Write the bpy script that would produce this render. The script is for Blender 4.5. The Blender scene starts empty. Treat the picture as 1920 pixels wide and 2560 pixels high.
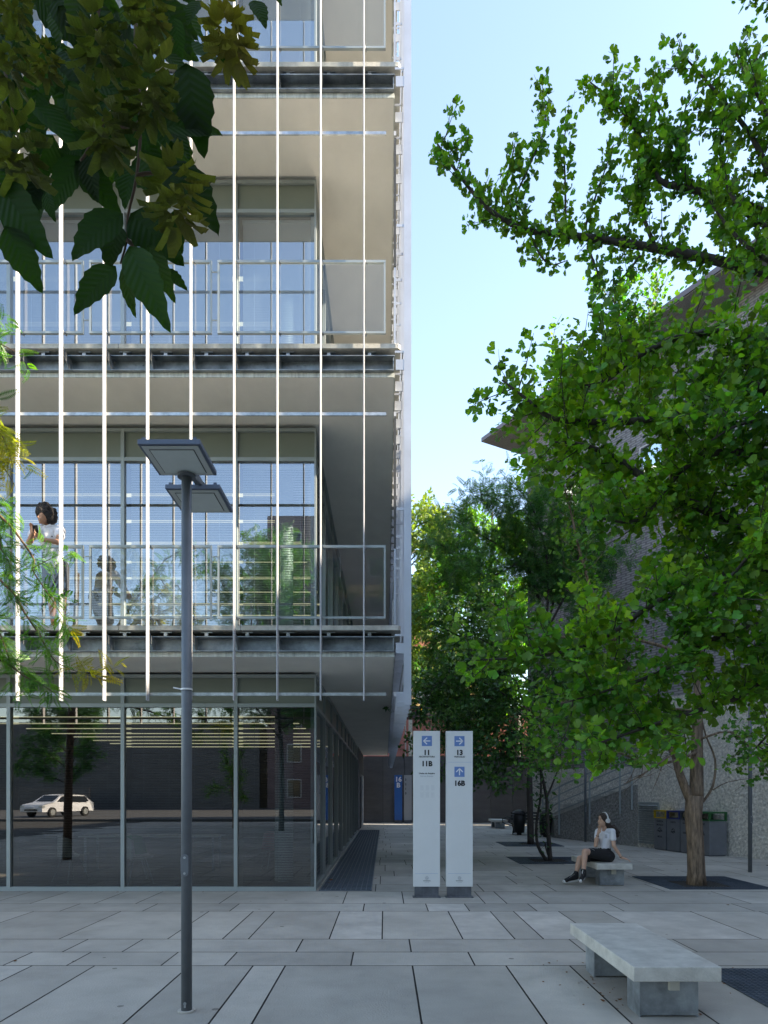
import bpy, bmesh, math, random
import numpy as np
from mathutils import Vector, Matrix
R = math.radians
S = bpy.context.scene
# ------------------------------------------------------------------ camera, sky, sun, exposure
F = 1707.0; EYE = 1.62; VX, VY = 962.0, 1984.0
def W(px, py, Y): return Vector(((px-VX)*Y/F, Y, EYE+(VY-py)*Y/F))
cam = bpy.data.cameras.new('camera'); camo = bpy.data.objects.new('camera', cam); S.collection.objects.link(camo)
camo.location = (0, 0, EYE); camo.rotation_euler = (R(90), 0, 0)
cam.sensor_fit = 'VERTICAL'; cam.sensor_height = 36; cam.sensor_width = 27; cam.lens = 24.0
cam.shift_x = (960-VX)/2560; cam.shift_y = (VY-1280)/2560; cam.clip_start = .05; cam.clip_end = 3000
S.camera = camo
EL = 33.0; AZ = (0.985, -0.17)
wd = bpy.data.worlds.new('World'); S.world = wd; wd.use_nodes = True
nt = wd.node_tree; bg = nt.nodes['Background']
sky = nt.nodes.new('ShaderNodeTexSky'); sky.sky_type = 'NISHITA'; sky.sun_disc = False
sky.sun_elevation = R(EL); sky.sun_rotation = math.atan2(AZ[0], AZ[1]); sky.air_density = 1.0; sky.dust_density = .7; sky.ozone_density = 1.6
nt.links.new(sky.outputs[0], bg.inputs[0]); bg.inputs[1].default_value = .15
sl = bpy.data.lights.new('sun', 'SUN'); sl.energy = 4.6; sl.angle = R(.5); sl.color = (1, .93, .82)
so = bpy.data.objects.new('sun', sl); S.collection.objects.link(so)
sd = Vector((AZ[0]*math.cos(R(EL)), AZ[1]*math.cos(R(EL)), math.sin(R(EL))))
so.rotation_euler = sd.to_track_quat('Z', 'Y').to_euler(); so.location = (20, -5, 30)
S.view_settings.view_transform = 'Standard'; S.view_settings.look = 'None'; S.view_settings.gamma = 1
S.view_settings.exposure = 2.06
S.view_settings.use_white_balance = True; S.view_settings.white_balance_temperature = 7550; S.view_settings.white_balance_tint = 10
S.cycles.transparent_max_bounces = 24; S.cycles.max_bounces = 8; S.cycles.caustics_reflective = False; S.cycles.caustics_refractive = False
S.cycles.sample_clamp_indirect = 4

# ------------------------------------------------------------------ materials
def mat(name, col, rough=.6, metal=0, nscale=0, namt=.15, bump=0, bscale=None, col2=None, spec=.5, island=0, stretch=None, emit=0, detail=6):
    m = bpy.data.materials.new(name); m.use_nodes = True; t = m.node_tree; p = t.nodes['Principled BSDF']
    p.inputs['Base Color'].default_value = (*col, 1); p.inputs['Roughness'].default_value = rough
    p.inputs['Metallic'].default_value = metal; p.inputs['Specular IOR Level'].default_value = spec
    if emit:
        p.inputs['Emission Color'].default_value = (*col, 1); p.inputs['Emission Strength'].default_value = emit
    tc = t.nodes.new('ShaderNodeTexCoord'); src = tc.outputs['Object']
    if stretch:
        mp = t.nodes.new('ShaderNodeMapping'); mp.inputs['Scale'].default_value = stretch
        t.links.new(src, mp.inputs[0]); src = mp.outputs[0]
    out = None
    if nscale:
        n = t.nodes.new('ShaderNodeTexNoise'); n.inputs['Scale'].default_value = nscale; n.inputs['Detail'].default_value = detail
        n.inputs['Roughness'].default_value = .65
        t.links.new(src, n.inputs['Vector'])
        rmp = t.nodes.new('ShaderNodeMapRange'); rmp.inputs[1].default_value = .3; rmp.inputs[2].default_value = .7
        rmp.inputs[3].default_value = 0; rmp.inputs[4].default_value = 1
        t.links.new(n.outputs['Fac'], rmp.inputs[0])
        mx = t.nodes.new('ShaderNodeMix'); mx.data_type = 'RGBA'
        a = tuple(c*(1-namt) for c in col); b = col2 if col2 else tuple(min(1, c*(1+namt)) for c in col)
        mx.inputs[6].default_value = (*a, 1); mx.inputs[7].default_value = (*b, 1)
        t.links.new(rmp.outputs[0], mx.inputs[0]); out = mx.outputs[2]
    if island:
        g = t.nodes.new('ShaderNodeNewGeometry'); mr = t.nodes.new('ShaderNodeMapRange')
        mr.inputs[3].default_value = 1-island; mr.inputs[4].default_value = 1+island
        t.links.new(g.outputs['Random Per Island'], mr.inputs[0])
        hs = t.nodes.new('ShaderNodeHueSaturation'); t.links.new(mr.outputs[0], hs.inputs['Value'])
        if out: t.links.new(out, hs.inputs['Color'])
        else: hs.inputs['Color'].default_value = (*col, 1)
        out = hs.outputs[0]
    if out: t.links.new(out, p.inputs['Base Color'])
    if bump:
        n2 = t.nodes.new('ShaderNodeTexNoise'); n2.inputs['Scale'].default_value = bscale or nscale or 10; n2.inputs['Detail'].default_value = 8
        t.links.new(src, n2.inputs['Vector'])
        bp = t.nodes.new('ShaderNodeBump'); bp.inputs['Strength'].default_value = min(1, bump); bp.inputs['Distance'].default_value = .02*max(1, bump)
        t.links.new(n2.outputs['Fac'], bp.inputs['Height']); t.links.new(bp.outputs[0], p.inputs['Normal'])
    return m
def leafmat(name, col, hue=.03, val=.35, trans=.45, rough=.45, tcol=None):
    m = bpy.data.materials.new(name); m.use_nodes = True; t = m.node_tree; p = t.nodes['Principled BSDF']; o = t.nodes['Material Output']
    g = t.nodes.new('ShaderNodeNewGeometry'); hs = t.nodes.new('ShaderNodeHueSaturation')
    a = t.nodes.new('ShaderNodeMapRange'); a.inputs[3].default_value = 1-val; a.inputs[4].default_value = 1+val
    mu = t.nodes.new('ShaderNodeMath'); mu.operation = 'MULTIPLY'; mu.inputs[1].default_value = 7.31
    fr = t.nodes.new('ShaderNodeMath'); fr.operation = 'FRACT'
    b = t.nodes.new('ShaderNodeMapRange'); b.inputs[3].default_value = .5-hue; b.inputs[4].default_value = .5+hue
    t.links.new(g.outputs['Random Per Island'], a.inputs[0]); t.links.new(g.outputs['Random Per Island'], mu.inputs[0])
    t.links.new(mu.outputs[0], fr.inputs[0]); t.links.new(fr.outputs[0], b.inputs[0])
    t.links.new(a.outputs[0], hs.inputs['Value']); t.links.new(b.outputs[0], hs.inputs['Hue'])
    tcn = t.nodes.new('ShaderNodeTexCoord'); cn = t.nodes.new('ShaderNodeTexNoise'); cn.inputs['Scale'].default_value = 1.6; cn.inputs['Detail'].default_value = 3; t.links.new(tcn.outputs['Object'], cn.inputs[0])
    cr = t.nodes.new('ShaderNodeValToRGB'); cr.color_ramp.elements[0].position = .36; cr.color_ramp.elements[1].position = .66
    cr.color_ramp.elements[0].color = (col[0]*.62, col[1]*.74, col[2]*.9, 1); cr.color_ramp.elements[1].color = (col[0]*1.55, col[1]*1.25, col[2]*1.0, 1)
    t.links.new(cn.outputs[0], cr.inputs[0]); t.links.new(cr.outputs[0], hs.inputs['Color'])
    t.links.new(hs.outputs[0], p.inputs['Base Color']); p.inputs['Roughness'].default_value = rough
    tr = t.nodes.new('ShaderNodeBsdfTranslucent'); mc = t.nodes.new('ShaderNodeMix'); mc.data_type = 'RGBA'; mc.blend_type = 'MULTIPLY'
    mc.inputs[0].default_value = 1; mc.inputs[7].default_value = (*(tcol or (1.9, 1.9, .7)), 1); t.links.new(hs.outputs[0], mc.inputs[6])
    t.links.new(mc.outputs[2], tr.inputs[0])
    mx = t.nodes.new('ShaderNodeMixShader'); mx.inputs[0].default_value = trans
    t.links.new(p.outputs[0], mx.inputs[1]); t.links.new(tr.outputs[0], mx.inputs[2]); t.links.new(mx.outputs[0], o.inputs[0])
    return m
def glassmat(name, ior=1.7, tint=(.8, .86, .84), gcol=(1, 1, 1), rough=0):
    m = bpy.data.materials.new(name); m.use_nodes = True; t = m.node_tree; t.nodes.remove(t.nodes['Principled BSDF']); o = t.nodes['Material Output']
    tr = t.nodes.new('ShaderNodeBsdfTransparent'); tr.inputs[0].default_value = (*tint, 1)
    gl = t.nodes.new('ShaderNodeBsdfGlossy'); gl.inputs['Roughness'].default_value = rough; gl.inputs[0].default_value = (*gcol, 1)
    fr = t.nodes.new('ShaderNodeFresnel'); fr.inputs[0].default_value = ior
    mx = t.nodes.new('ShaderNodeMixShader'); ge = t.nodes.new('ShaderNodeNewGeometry'); iv = t.nodes.new('ShaderNodeMath'); iv.operation = 'SUBTRACT'; iv.inputs[0].default_value = 1; t.links.new(ge.outputs['Backfacing'], iv.inputs[1])
    ml = t.nodes.new('ShaderNodeMath'); ml.operation = 'MULTIPLY'; t.links.new(fr.outputs[0], ml.inputs[0]); t.links.new(iv.outputs[0], ml.inputs[1])
    t.links.new(ml.outputs[0], mx.inputs[0]); t.links.new(tr.outputs[0], mx.inputs[1]); t.links.new(gl.outputs[0], mx.inputs[2])
    t.links.new(mx.outputs[0], o.inputs[0]); return m
def brickmat(name, c1, c2, mortar, bw, bh, msize=.02, rough=.7, bump=.6, noise=.2):
    m = bpy.data.materials.new(name); m.use_nodes = True; t = m.node_tree; p = t.nodes['Principled BSDF']; p.inputs['Roughness'].default_value = rough
    tc = t.nodes.new('ShaderNodeTexCoord'); sx = t.nodes.new('ShaderNodeSeparateXYZ'); cx = t.nodes.new('ShaderNodeCombineXYZ')
    t.links.new(tc.outputs['Object'], sx.inputs[0])
    ad = t.nodes.new('ShaderNodeMath'); t.links.new(sx.outputs[0], ad.inputs[0]); t.links.new(sx.outputs[1], ad.inputs[1])
    t.links.new(ad.outputs[0], cx.inputs[0]); t.links.new(sx.outputs[2], cx.inputs[1])
    b = t.nodes.new('ShaderNodeTexBrick'); b.inputs['Scale'].default_value = 1; b.inputs['Brick Width'].default_value = bw; b.inputs['Row Height'].default_value = bh
    b.inputs['Mortar Size'].default_value = msize; b.inputs['Color1'].default_value = (*c1, 1); b.inputs['Color2'].default_value = (*c2, 1); b.inputs['Mortar'].default_value = (*mortar, 1)
    t.links.new(cx.outputs[0], b.inputs[0])
    n = t.nodes.new('ShaderNodeTexNoise'); n.inputs['Scale'].default_value = .8; n.inputs['Detail'].default_value = 7; t.links.new(tc.outputs['Object'], n.inputs[0])
    mr = t.nodes.new('ShaderNodeMapRange'); mr.inputs[1].default_value = .3; mr.inputs[2].default_value = .7; mr.inputs[3].default_value = 1-noise; mr.inputs[4].default_value = 1+noise
    t.links.new(n.outputs[0], mr.inputs[0]); hs = t.nodes.new('ShaderNodeHueSaturation'); t.links.new(b.outputs[0], hs.inputs['Color']); t.links.new(mr.outputs[0], hs.inputs['Value'])
    t.links.new(hs.outputs[0], p.inputs['Base Color'])
    iv = t.nodes.new('ShaderNodeMath'); iv.operation = 'SUBTRACT'; iv.inputs[0].default_value = 1; t.links.new(b.outputs['Fac'], iv.inputs[1])
    bp = t.nodes.new('ShaderNodeBump'); bp.inputs['Strength'].default_value = bump; bp.inputs['Distance'].default_value = .02; t.links.new(iv.outputs[0], bp.inputs['Height']); t.links.new(bp.outputs[0], p.inputs['Normal'])
    return m
M = {}
M['paver'] = mat('paver concrete', (.425, .395, .34), .75, nscale=2.2, namt=.22, bump=.25, bscale=60, island=.12)
M['paver_light'] = mat('paver concrete new', (.52, .485, .425), .75, nscale=3, namt=.12, bump=.2, bscale=60, island=.04)
def specks(m, sc=14, th=.10, dk=.45):
    t = m.node_tree; p = t.nodes['Principled BSDF']; src = p.inputs['Base Color'].links[0].from_socket
    tc = t.nodes.new('ShaderNodeTexCoord'); v = t.nodes.new('ShaderNodeTexVoronoi'); v.inputs['Scale'].default_value = sc; t.links.new(tc.outputs['Object'], v.inputs[0])
    sp = t.nodes.new('ShaderNodeSeparateColor'); t.links.new(v.outputs['Color'], sp.inputs[0])
    g1 = t.nodes.new('ShaderNodeMath'); g1.operation = 'GREATER_THAN'; g1.inputs[1].default_value = .90; t.links.new(sp.outputs[0], g1.inputs[0])
    l1 = t.nodes.new('ShaderNodeMath'); l1.operation = 'LESS_THAN'; l1.inputs[1].default_value = th; t.links.new(v.outputs['Distance'], l1.inputs[0])
    mu = t.nodes.new('ShaderNodeMath'); mu.operation = 'MULTIPLY'; t.links.new(g1.outputs[0], mu.inputs[0]); t.links.new(l1.outputs[0], mu.inputs[1])
    n = t.nodes.new('ShaderNodeTexNoise'); n.inputs['Scale'].default_value = .55; n.inputs['Detail'].default_value = 9; n.inputs['Roughness'].default_value = .7; t.links.new(tc.outputs['Object'], n.inputs[0])
    mr = t.nodes.new('ShaderNodeMapRange'); mr.inputs[1].default_value = .35; mr.inputs[2].default_value = .7; mr.inputs[3].default_value = 1.1; mr.inputs[4].default_value = .72; t.links.new(n.outputs[0], mr.inputs[0])
    ml = t.nodes.new('ShaderNodeMath'); ml.operation = 'MULTIPLY_ADD'; ml.inputs[1].default_value = -dk; t.links.new(mu.outputs[0], ml.inputs[0]); t.links.new(mr.outputs[0], ml.inputs[2])
    hs = t.nodes.new('ShaderNodeHueSaturation'); t.links.new(src, hs.inputs['Color']); t.links.new(ml.outputs[0], hs.inputs['Value']); t.links.new(hs.outputs[0], p.inputs['Base Color'])
specks(M['paver'], 4, .11); specks(M['paver_light'], 4, .11); specks(M['bench_conc'], 30, .08, .3) if 'bench_conc' in M else None
M['ground'] = mat('joint soil', (.055, .052, .046), .9, nscale=8, namt=.4)
M['bench_conc'] = mat('bench concrete', (.52, .505, .46), .6, nscale=5, namt=.22, bump=.3, bscale=70)
M['galv'] = mat('galvanised steel', (.42, .44, .45), .38, .75, nscale=9, namt=.35, bump=.05, bscale=30)
M['galv_dark'] = mat('weathered galvanised steel', (.26, .29, .31), .5, .5, nscale=4, namt=.5, bump=.1, bscale=30)
M['fin'] = mat('pale anodised aluminium', (.50, .50, .51), .55, .1, nscale=6, namt=.05)
M['screen'] = mat('silver screen aluminium', (.48, .51, .57), .45, .35, nscale=1.2, namt=.12)
M['frame'] = mat('grey window frame paint', (.33, .37, .37), .4, .3)
M['spandrel'] = mat('olive spandrel panel', (.20, .225, .185), .35, nscale=2, namt=.04)
M['soffit'] = mat('beige soffit render', (.86, .835, .77), .8, nscale=1.3, namt=.07, stretch=(1, .6, 1))
M['slab'] = mat('balcony precast edge', (.56, .54, .49), .75, nscale=7, namt=.25, bump=.2, bscale=50)
M['strip'] = mat('stained white strip', (.62, .64, .60), .7, nscale=3, namt=.3, stretch=(6, 1, .8))
M['darkgap'] = mat('dark recess', (.04, .038, .034), .9)
M['glass'] = glassmat('window glass', 2.3, (.58, .62, .64))
M['glass_coat'] = glassmat('coated upper window glass', 3.4, (.86, .90, .92), (.86, .92, 1))
M['railglass'] = glassmat('railing glass', 1.75, (.93, .95, .95))
M['blind_dark'] = mat('ground floor blind slat', (.13, .13, .14), .5)  # darker slat colour carries the shade behind the ground floor glass
M['blind'] = mat('blind slat aluminium', (.62, .64, .66), .45, .2)
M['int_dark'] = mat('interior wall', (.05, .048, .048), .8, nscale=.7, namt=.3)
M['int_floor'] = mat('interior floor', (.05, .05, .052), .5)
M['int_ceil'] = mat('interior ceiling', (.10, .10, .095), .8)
M['tube'] = mat('fluorescent tube', (1, .93, .62), .5, emit=.25)
M['column'] = mat('pale green column', (.72, .86, .78), .4)
M['pole'] = mat('lamp pole grey paint', (.135, .15, .165), .5, .2, nscale=5, namt=.12)
M['head'] = mat('lamp head blue grey', (.12, .145, .20), .45, .2)
M['lens'] = mat('lamp diffuser glass', (.62, .66, .63), .3, nscale=9, namt=.05)
M['lensframe'] = mat('lamp underside frame', (.52, .54, .51), .5)
M['sign'] = mat('white sign panel', (.70, .72, .72), .45, nscale=2.0, namt=.035)
M['signbase'] = mat('sign base steel', (.12, .13, .15), .5, .3, nscale=8, namt=.3)
M['icon'] = mat('sign blue', (.13, .24, .52), .5)
M['signblue'] = mat('blue totem paint', (.025, .13, .42), .4)
M['signgrey'] = mat('grey totem paint', (.34, .37, .40), .45)
M['white'] = mat('white lettering', (.78, .80, .82), .5)
M['black'] = mat('black lettering', (.012, .012, .014), .6)
M['greytext'] = mat('grey lettering', (.30, .34, .38), .6)
M['ghost'] = mat('faint peeled lettering', (.63, .65, .655), .6)
M['bluerule'] = mat('thin blue rule', (.32, .43, .60), .6)
M['grate'] = mat('floor grating steel', (.10, .125, .155), .5, .6, nscale=3, namt=.3)
M['gratebar'] = mat('grating bar', (.27, .31, .36), .4, .6)
M['stucco'] = mat('rough roughcast plaster', (.64, .605, .54), .9, nscale=15, namt=.45, bump=3, bscale=14, detail=10)  # base colour raised to stand in for sunlight bounced off the glass
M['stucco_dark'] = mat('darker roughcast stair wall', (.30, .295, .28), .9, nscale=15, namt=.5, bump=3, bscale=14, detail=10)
M['facade'] = brickmat('grey clinker tile', (.31, .30, .30), (.25, .24, .245), (.15, .145, .15), .16, .085, .014)
M['eave'] = mat('eave underside render', (.34, .32, .30), .9, nscale=30, namt=.3, bump=.6, bscale=40)
M['fascia'] = mat('dark metal fascia', (.11, .09, .105), .5)
M['panelwall'] = mat('grey metal cladding', (.11, .112, .118), .5, .3, nscale=.9, namt=.22, stretch=(1, 1, 3), island=.18)
M['pink'] = mat('red render', (.52, .20, .17), .85, nscale=.6, namt=.3, bump=.4, bscale=6)
M['orange'] = mat('ochre render', (.75, .48, .20), .85, nscale=.6, namt=.15)
M['purple'] = brickmat('dark brick', (.20, .13, .13), (.15, .10, .11), (.10, .09, .09), .26, .08, .01, bump=.2)
M['wood'] = mat('timber cladding', (.45, .30, .15), .7, nscale=5, namt=.3)
M['bark'] = mat('furrowed bark', (.20, .14, .095), .9, nscale=24, namt=.75, bump=3, bscale=22, stretch=(1, 1, .16))
M['bark_dark'] = mat('dark bark', (.055, .045, .038), .9, nscale=18, namt=.4, bump=1, bscale=20, stretch=(1, 1, .2))
M['twig'] = mat('brown twig', (.10, .06, .035), .8)
M['soil'] = mat('pit soil', (.03, .025, .02), 1, nscale=30, namt=.5, bump=.8, bscale=40)
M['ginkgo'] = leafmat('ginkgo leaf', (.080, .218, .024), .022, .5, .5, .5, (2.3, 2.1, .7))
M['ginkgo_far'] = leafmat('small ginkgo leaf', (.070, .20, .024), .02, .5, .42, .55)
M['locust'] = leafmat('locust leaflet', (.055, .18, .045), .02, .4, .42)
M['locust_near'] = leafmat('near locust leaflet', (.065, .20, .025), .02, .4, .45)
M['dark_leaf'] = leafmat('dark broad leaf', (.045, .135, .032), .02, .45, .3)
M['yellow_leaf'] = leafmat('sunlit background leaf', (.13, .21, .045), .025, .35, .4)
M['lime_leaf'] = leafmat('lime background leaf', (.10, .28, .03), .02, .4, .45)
M['skin'] = mat('skin', (.60, .36, .26), .5, nscale=12, namt=.06)
M['skin_dark'] = mat('tanned skin', (.40, .21, .13), .5, nscale=12, namt=.06)
M['cotton'] = mat('white cotton', (.78, .78, .82), .85, nscale=8, namt=.05, bump=.5, bscale=9)
M['blackcloth'] = mat('black cloth', (.012, .012, .014), .8)
M['navycloth'] = mat('dark shorts cloth', (.06, .075, .10), .85)
M['hair'] = mat('dark brown hair', (.035, .020, .014), .5, nscale=30, namt=.5, bump=1.2, bscale=45)
M['hairblack'] = mat('black curly hair', (.012, .009, .008), .7, nscale=40, namt=.5, bump=2, bscale=40)
M['plastic_white'] = mat('white plastic', (.80, .80, .80), .35)
M['rubber'] = mat('white rubber', (.66, .66, .64), .6)
M['metal_black'] = mat('black painted metal', (.012, .013, .014), .45, .2)
M['binbody'] = mat('grey bin steel', (.20, .21, .23), .45, .4, nscale=3, namt=.12)
M['yellow'] = mat('yellow bin lid', (.50, .34, .02), .4)
M['blue'] = mat('blue bin lid', (.025, .035, .17), .4)
M['grey'] = mat('dark grey bin lid', (.05, .06, .07), .4)
M['green'] = mat('green bin lid', (.015, .11, .03), .4)
M['carpaint'] = mat('white car paint', (.80, .80, .82), .2)
M['carglass'] = mat('car glass', (.02, .025, .03), .08)
M['tyre'] = mat('tyre rubber', (.02, .02, .02), .8)
M['chairwhite'] = mat('cream shell chair', (.62, .60, .48), .4)
M['chairgreen'] = mat('green shell chair', (.05, .35, .12), .4)
M['chairred'] = mat('red shell chair', (.40, .05, .06), .4)
M['brownleaf'] = mat('dry brown leaf', (.20, .08, .025), .8)
M['boxwhite'] = mat('socket box', (.50, .49, .44), .5)
M['asphalt'] = mat('asphalt', (.09, .09, .09), .9, nscale=12, namt=.2)

# ------------------------------------------------------------------ mesh helpers
COL = S.collection
class MB:
    def __init__(s): s.v = []; s.f = []; s.m = []; s.mi = 0
    def add(s, vs, fs):
        n = len(s.v); s.v += [tuple(v) for v in vs]; s.f += [tuple(i+n for i in f) for f in fs]; s.m += [s.mi]*len(fs); return s
    def box(s, x0, x1, y0, y1, z0, z1):
        return s.add([(x, y, z) for z in (z0, z1) for y in (y0, y1) for x in (x0, x1)], [(0, 2, 3, 1), (4, 5, 7, 6), (0, 1, 5, 4), (2, 6, 7, 3), (0, 4, 6, 2), (1, 3, 7, 5)])
    def obox(s, c, ax, ay, az, hx, hy, hz):   # oriented box, half sizes
        c = Vector(c); ax = Vector(ax).normalized(); ay = Vector(ay).normalized(); az = Vector(az).normalized()
        return s.add([c+ax*hx*i+ay*hy*j+az*hz*k for k in (-1, 1) for j in (-1, 1) for i in (-1, 1)], [(0, 2, 3, 1), (4, 5, 7, 6), (0, 1, 5, 4), (2, 6, 7, 3), (0, 4, 6, 2), (1, 3, 7, 5)])
    def bar(s, a, b, w, h=None, up=(0, 0, 1)):
        a = Vector(a); b = Vector(b); d = (b-a); u = Vector(up)
        if abs(d.normalized().dot(u)) > .98: u = Vector((0, 1, 0))
        x = d.cross(u).normalized(); z = x.cross(d).normalized()
        return s.obox((a+b)/2, d, x, z, d.length/2, w/2, (h or w)/2)
    def tube(s, pts, rad, n=8, cap=True):
        pts = [Vector(p) for p in pts]; rad = rad if hasattr(rad, '__len__') else [rad]*len(pts)
        vs = []; fs = []; prev = None
        for i, p in enumerate(pts):
            d = (pts[min(i+1, len(pts)-1)]-pts[max(i-1, 0)]).normalized()
            if prev is None:
                u = Vector((0, 0, 1)) if abs(d.z) < .9 else Vector((1, 0, 0)); x = d.cross(u).normalized()
            else: x = (prev-d*prev.dot(d)).normalized()
            prev = x; y = d.cross(x)
            for k in range(n):
                a = 2*math.pi*k/n; vs.append(p+(x*math.cos(a)+y*math.sin(a))*rad[i])
        for i in range(len(pts)-1):
            for k in range(n): fs.append((i*n+k, i*n+(k+1) % n, (i+1)*n+(k+1) % n, (i+1)*n+k))
        if cap: fs.append(tuple(range(n))[::-1]); fs.append(tuple((len(pts)-1)*n+k for k in range(n)))
        return s.add(vs, fs)
    def prism(s, poly, d):     # poly: list of 3D points, extruded by d
        n = len(poly); d = Vector(d); a = [Vector(p) for p in poly]
        return s.add(a+[p+d for p in a], [tuple(range(n))[::-1], tuple(range(n, 2*n))]+[(i, (i+1) % n, (i+1) % n+n, i+n) for i in range(n)])
    def ball(s, c, r, sc=(1, 1, 1), nu=14, nv=9):
        vs = []; fs = []
        for j in range(nv+1):
            th = math.pi*j/nv
            for i in range(nu):
                ph = 2*math.pi*i/nu; vs.append((c[0]+r*sc[0]*math.sin(th)*math.cos(ph), c[1]+r*sc[1]*math.sin(th)*math.sin(ph), c[2]+r*sc[2]*math.cos(th)))
        for j in range(nv):
            for i in range(nu): fs.append((j*nu+i, (j+1)*nu+i, (j+1)*nu+(i+1) % nu, j*nu+(i+1) % nu))
        return s.add(vs, fs)
    def build(s, name, mats, parent=None, origin=None, smooth=False, bevel=0):
        if not isinstance(mats, (list, tuple)): mats = [mats]
        o = Vector(origin) if origin is not None else (root_loc(parent) if parent else Vector((0, 0, 0)))
        me = bpy.data.meshes.new(name); me.from_pydata([tuple(Vector(v)-o) for v in s.v], [], s.f)
        for m in mats: me.materials.append(m)
        if len(mats) > 1: me.polygons.foreach_set('material_index', s.m)
        bm = bmesh.new(); bm.from_mesh(me); bmesh.ops.recalc_face_normals(bm, faces=bm.faces); bm.to_mesh(me); bm.free()
        if smooth: me.polygons.foreach_set('use_smooth', [True]*len(me.polygons))
        me.update(); ob = bpy.data.objects.new(name, me); COL.objects.link(ob)
        if parent: ob.parent = parent
        else: ob.location = o
        if bevel:
            b = ob.modifiers.new('bevel', 'BEVEL'); b.width = bevel; b.segments = 2; b.limit_method = 'ANGLE'
        return ob
def root_loc(o):
    while o.parent: o = o.parent
    return o.location.copy()
def tag(o, label, cat, group=None):
    o['label'] = label; o['category'] = cat
    if group: o['group'] = group
    return o
def thing(name, label, cat, loc=(0, 0, 0), group=None):
    o = bpy.data.objects.new(name, None); COL.objects.link(o); o.location = loc; o.empty_display_size = .2
    return tag(o, label, cat, group)
def struct(o, kind='structure'): o['kind'] = kind; return o
def kids(o): return [c for c in bpy.data.objects if c.parent == o]
def copy_tree(o, parent=None):
    c = o.copy(); COL.objects.link(c); c.parent = parent
    for ch in kids(o): copy_tree(ch, c)
    return c
def npmesh(name, V, Fq, m, parent=None, nper=4, smooth=False, uv=None):
    me = bpy.data.meshes.new(name); nv = len(V); nf = len(Fq)
    o = root_loc(parent) if parent else Vector((0, 0, 0))
    V = V-np.array(o)
    me.vertices.add(nv); me.vertices.foreach_set('co', V.astype(np.float32).ravel())
    me.loops.add(nf*nper); me.loops.foreach_set('vertex_index', Fq.astype(np.int32).ravel())
    me.polygons.add(nf); me.polygons.foreach_set('loop_start', np.arange(0, nf*nper, nper, dtype=np.int32)); me.polygons.foreach_set('loop_total', np.full(nf, nper, dtype=np.int32))
    if uv is not None:
        l = me.uv_layers.new(name='UVMap'); l.data.foreach_set('uv', uv[Fq.ravel()].astype(np.float32).ravel())
    me.materials.append(m); me.update(); me.validate()
    if smooth: me.polygons.foreach_set('use_smooth', [True]*nf)
    ob = bpy.data.objects.new(name, me); COL.objects.link(ob)
    if parent: ob.parent = parent
    return ob
def text(s, size, x, y, z, m, parent, align='CENTER', bold=0.0, ext=.001, name='lettering', face=None):
    """upright lettering facing -Y at (x,y,z baseline centre)"""
    cu = bpy.data.curves.new(name, 'FONT'); cu.body = s; cu.size = size; cu.align_x = align; cu.offset = bold; cu.extrude = ext
    cu.resolution_u = 4
    ob = bpy.data.objects.new(name, cu); COL.objects.link(ob)
    bpy.context.view_layer.update()
    me = bpy.data.meshes.new_from_object(ob.evaluated_get(bpy.context.evaluated_depsgraph_get()))
    bpy.data.objects.remove(ob); o = root_loc(parent)
    Rm = Matrix.Rotation(R(90), 4, 'X')
    if face is not None: Rm = Matrix.Rotation(face, 4, 'Z') @ Rm
    me.transform(Matrix.Translation(Vector((x, y, z))-o) @ Rm)
    me.materials.clear(); me.materials.append(m)
    no = bpy.data.objects.new(name, me); COL.objects.link(no); no.parent = parent; return no

# ------------------------------------------------------------------ the ground
g = MB(); g.add([(-400, -400, -.02), (400, -400, -.02), (400, 400, -.02), (-400, 400, -.02)], [(0, 1, 2, 3)])
struct(g.build('ground', M['ground']))
rng = random.Random(5)
pv = MB(); GAP = .0105
def slab(x0, x1, y0, y1, light=False):
    pv.mi = 1 if light else 0
    a = GAP*.7
    pv.add([(x0+a, y0+a, 0), (x1-a, y0+a, 0), (x1-a, y1-a, 0), (x0+a, y1-a, 0)], [(0, 1, 2, 3)])
def row(y0, y1, xs, lights=(), xa=-13, xb=15):
    xs = sorted(xs); x = xs[0]; left = []
    while x > xa: x -= rng.choice((.6, .95, 1.2, 1.8, 1.25)); left.append(x)
    x = xs[-1]; right = []
    while x < xb: x += rng.choice((.6, .95, 1.2, 1.8, 1.25)); right.append(x)
    al = sorted(left+xs+right)
    for a, b in zip(al[:-1], al[1:]):
        slab(a, b, y0, y1, any(a-.05 < l < b+.05 for l in lights) or rng.random() < .03)
row(4.55, 6.43, [-3.32, -2.73, -1.84, -1.24, -.936, .26, 1.14, 1.74, 2.35])
row(6.43, 6.98, [-3.6, -3.0, -2.11, -1.51, -.32, .85, 2.6])
row(6.98, 7.6, [-3.3, -2.69, -.91, .27, 2.05, 3.2])
row(7.6, 9.4, [-3.63, -2.42, -1.81, -1.52, -.62, -.03, .87, 1.45, 1.77, 2.39, 3.0, 4.2], (-.3, 1.2, 2.1, 3.6))
row(9.4, 10.05, [-4.48, -3.34, -2.14, -.3, .6, 1.17, 2.1, 3.3], (.9,))
row(10.05, 11.3, [-4.28, -3.67, -2.44, -.62, .28, 1.48, 1.8, 2.41, 3.6])
y = 11.3
while y < 40:
    h = rng.choice((.6, .62, 1.2, .9, .6)); row(y, y+h, [rng.uniform(-.2, .2)]); y += h
y = 4.55
while y > -16:
    h = rng.choice((.6, 1.8, 1.2, .6)); row(y-h, y, [rng.uniform(-.2, .2)]); y -= h
struct(pv.build('pavement', [M['paver'], M['paver_light']]))
g = MB(); g.box(-60, 60, -46, -17.2, -.019, .12); struct(g.build('street', M['asphalt']))
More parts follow.
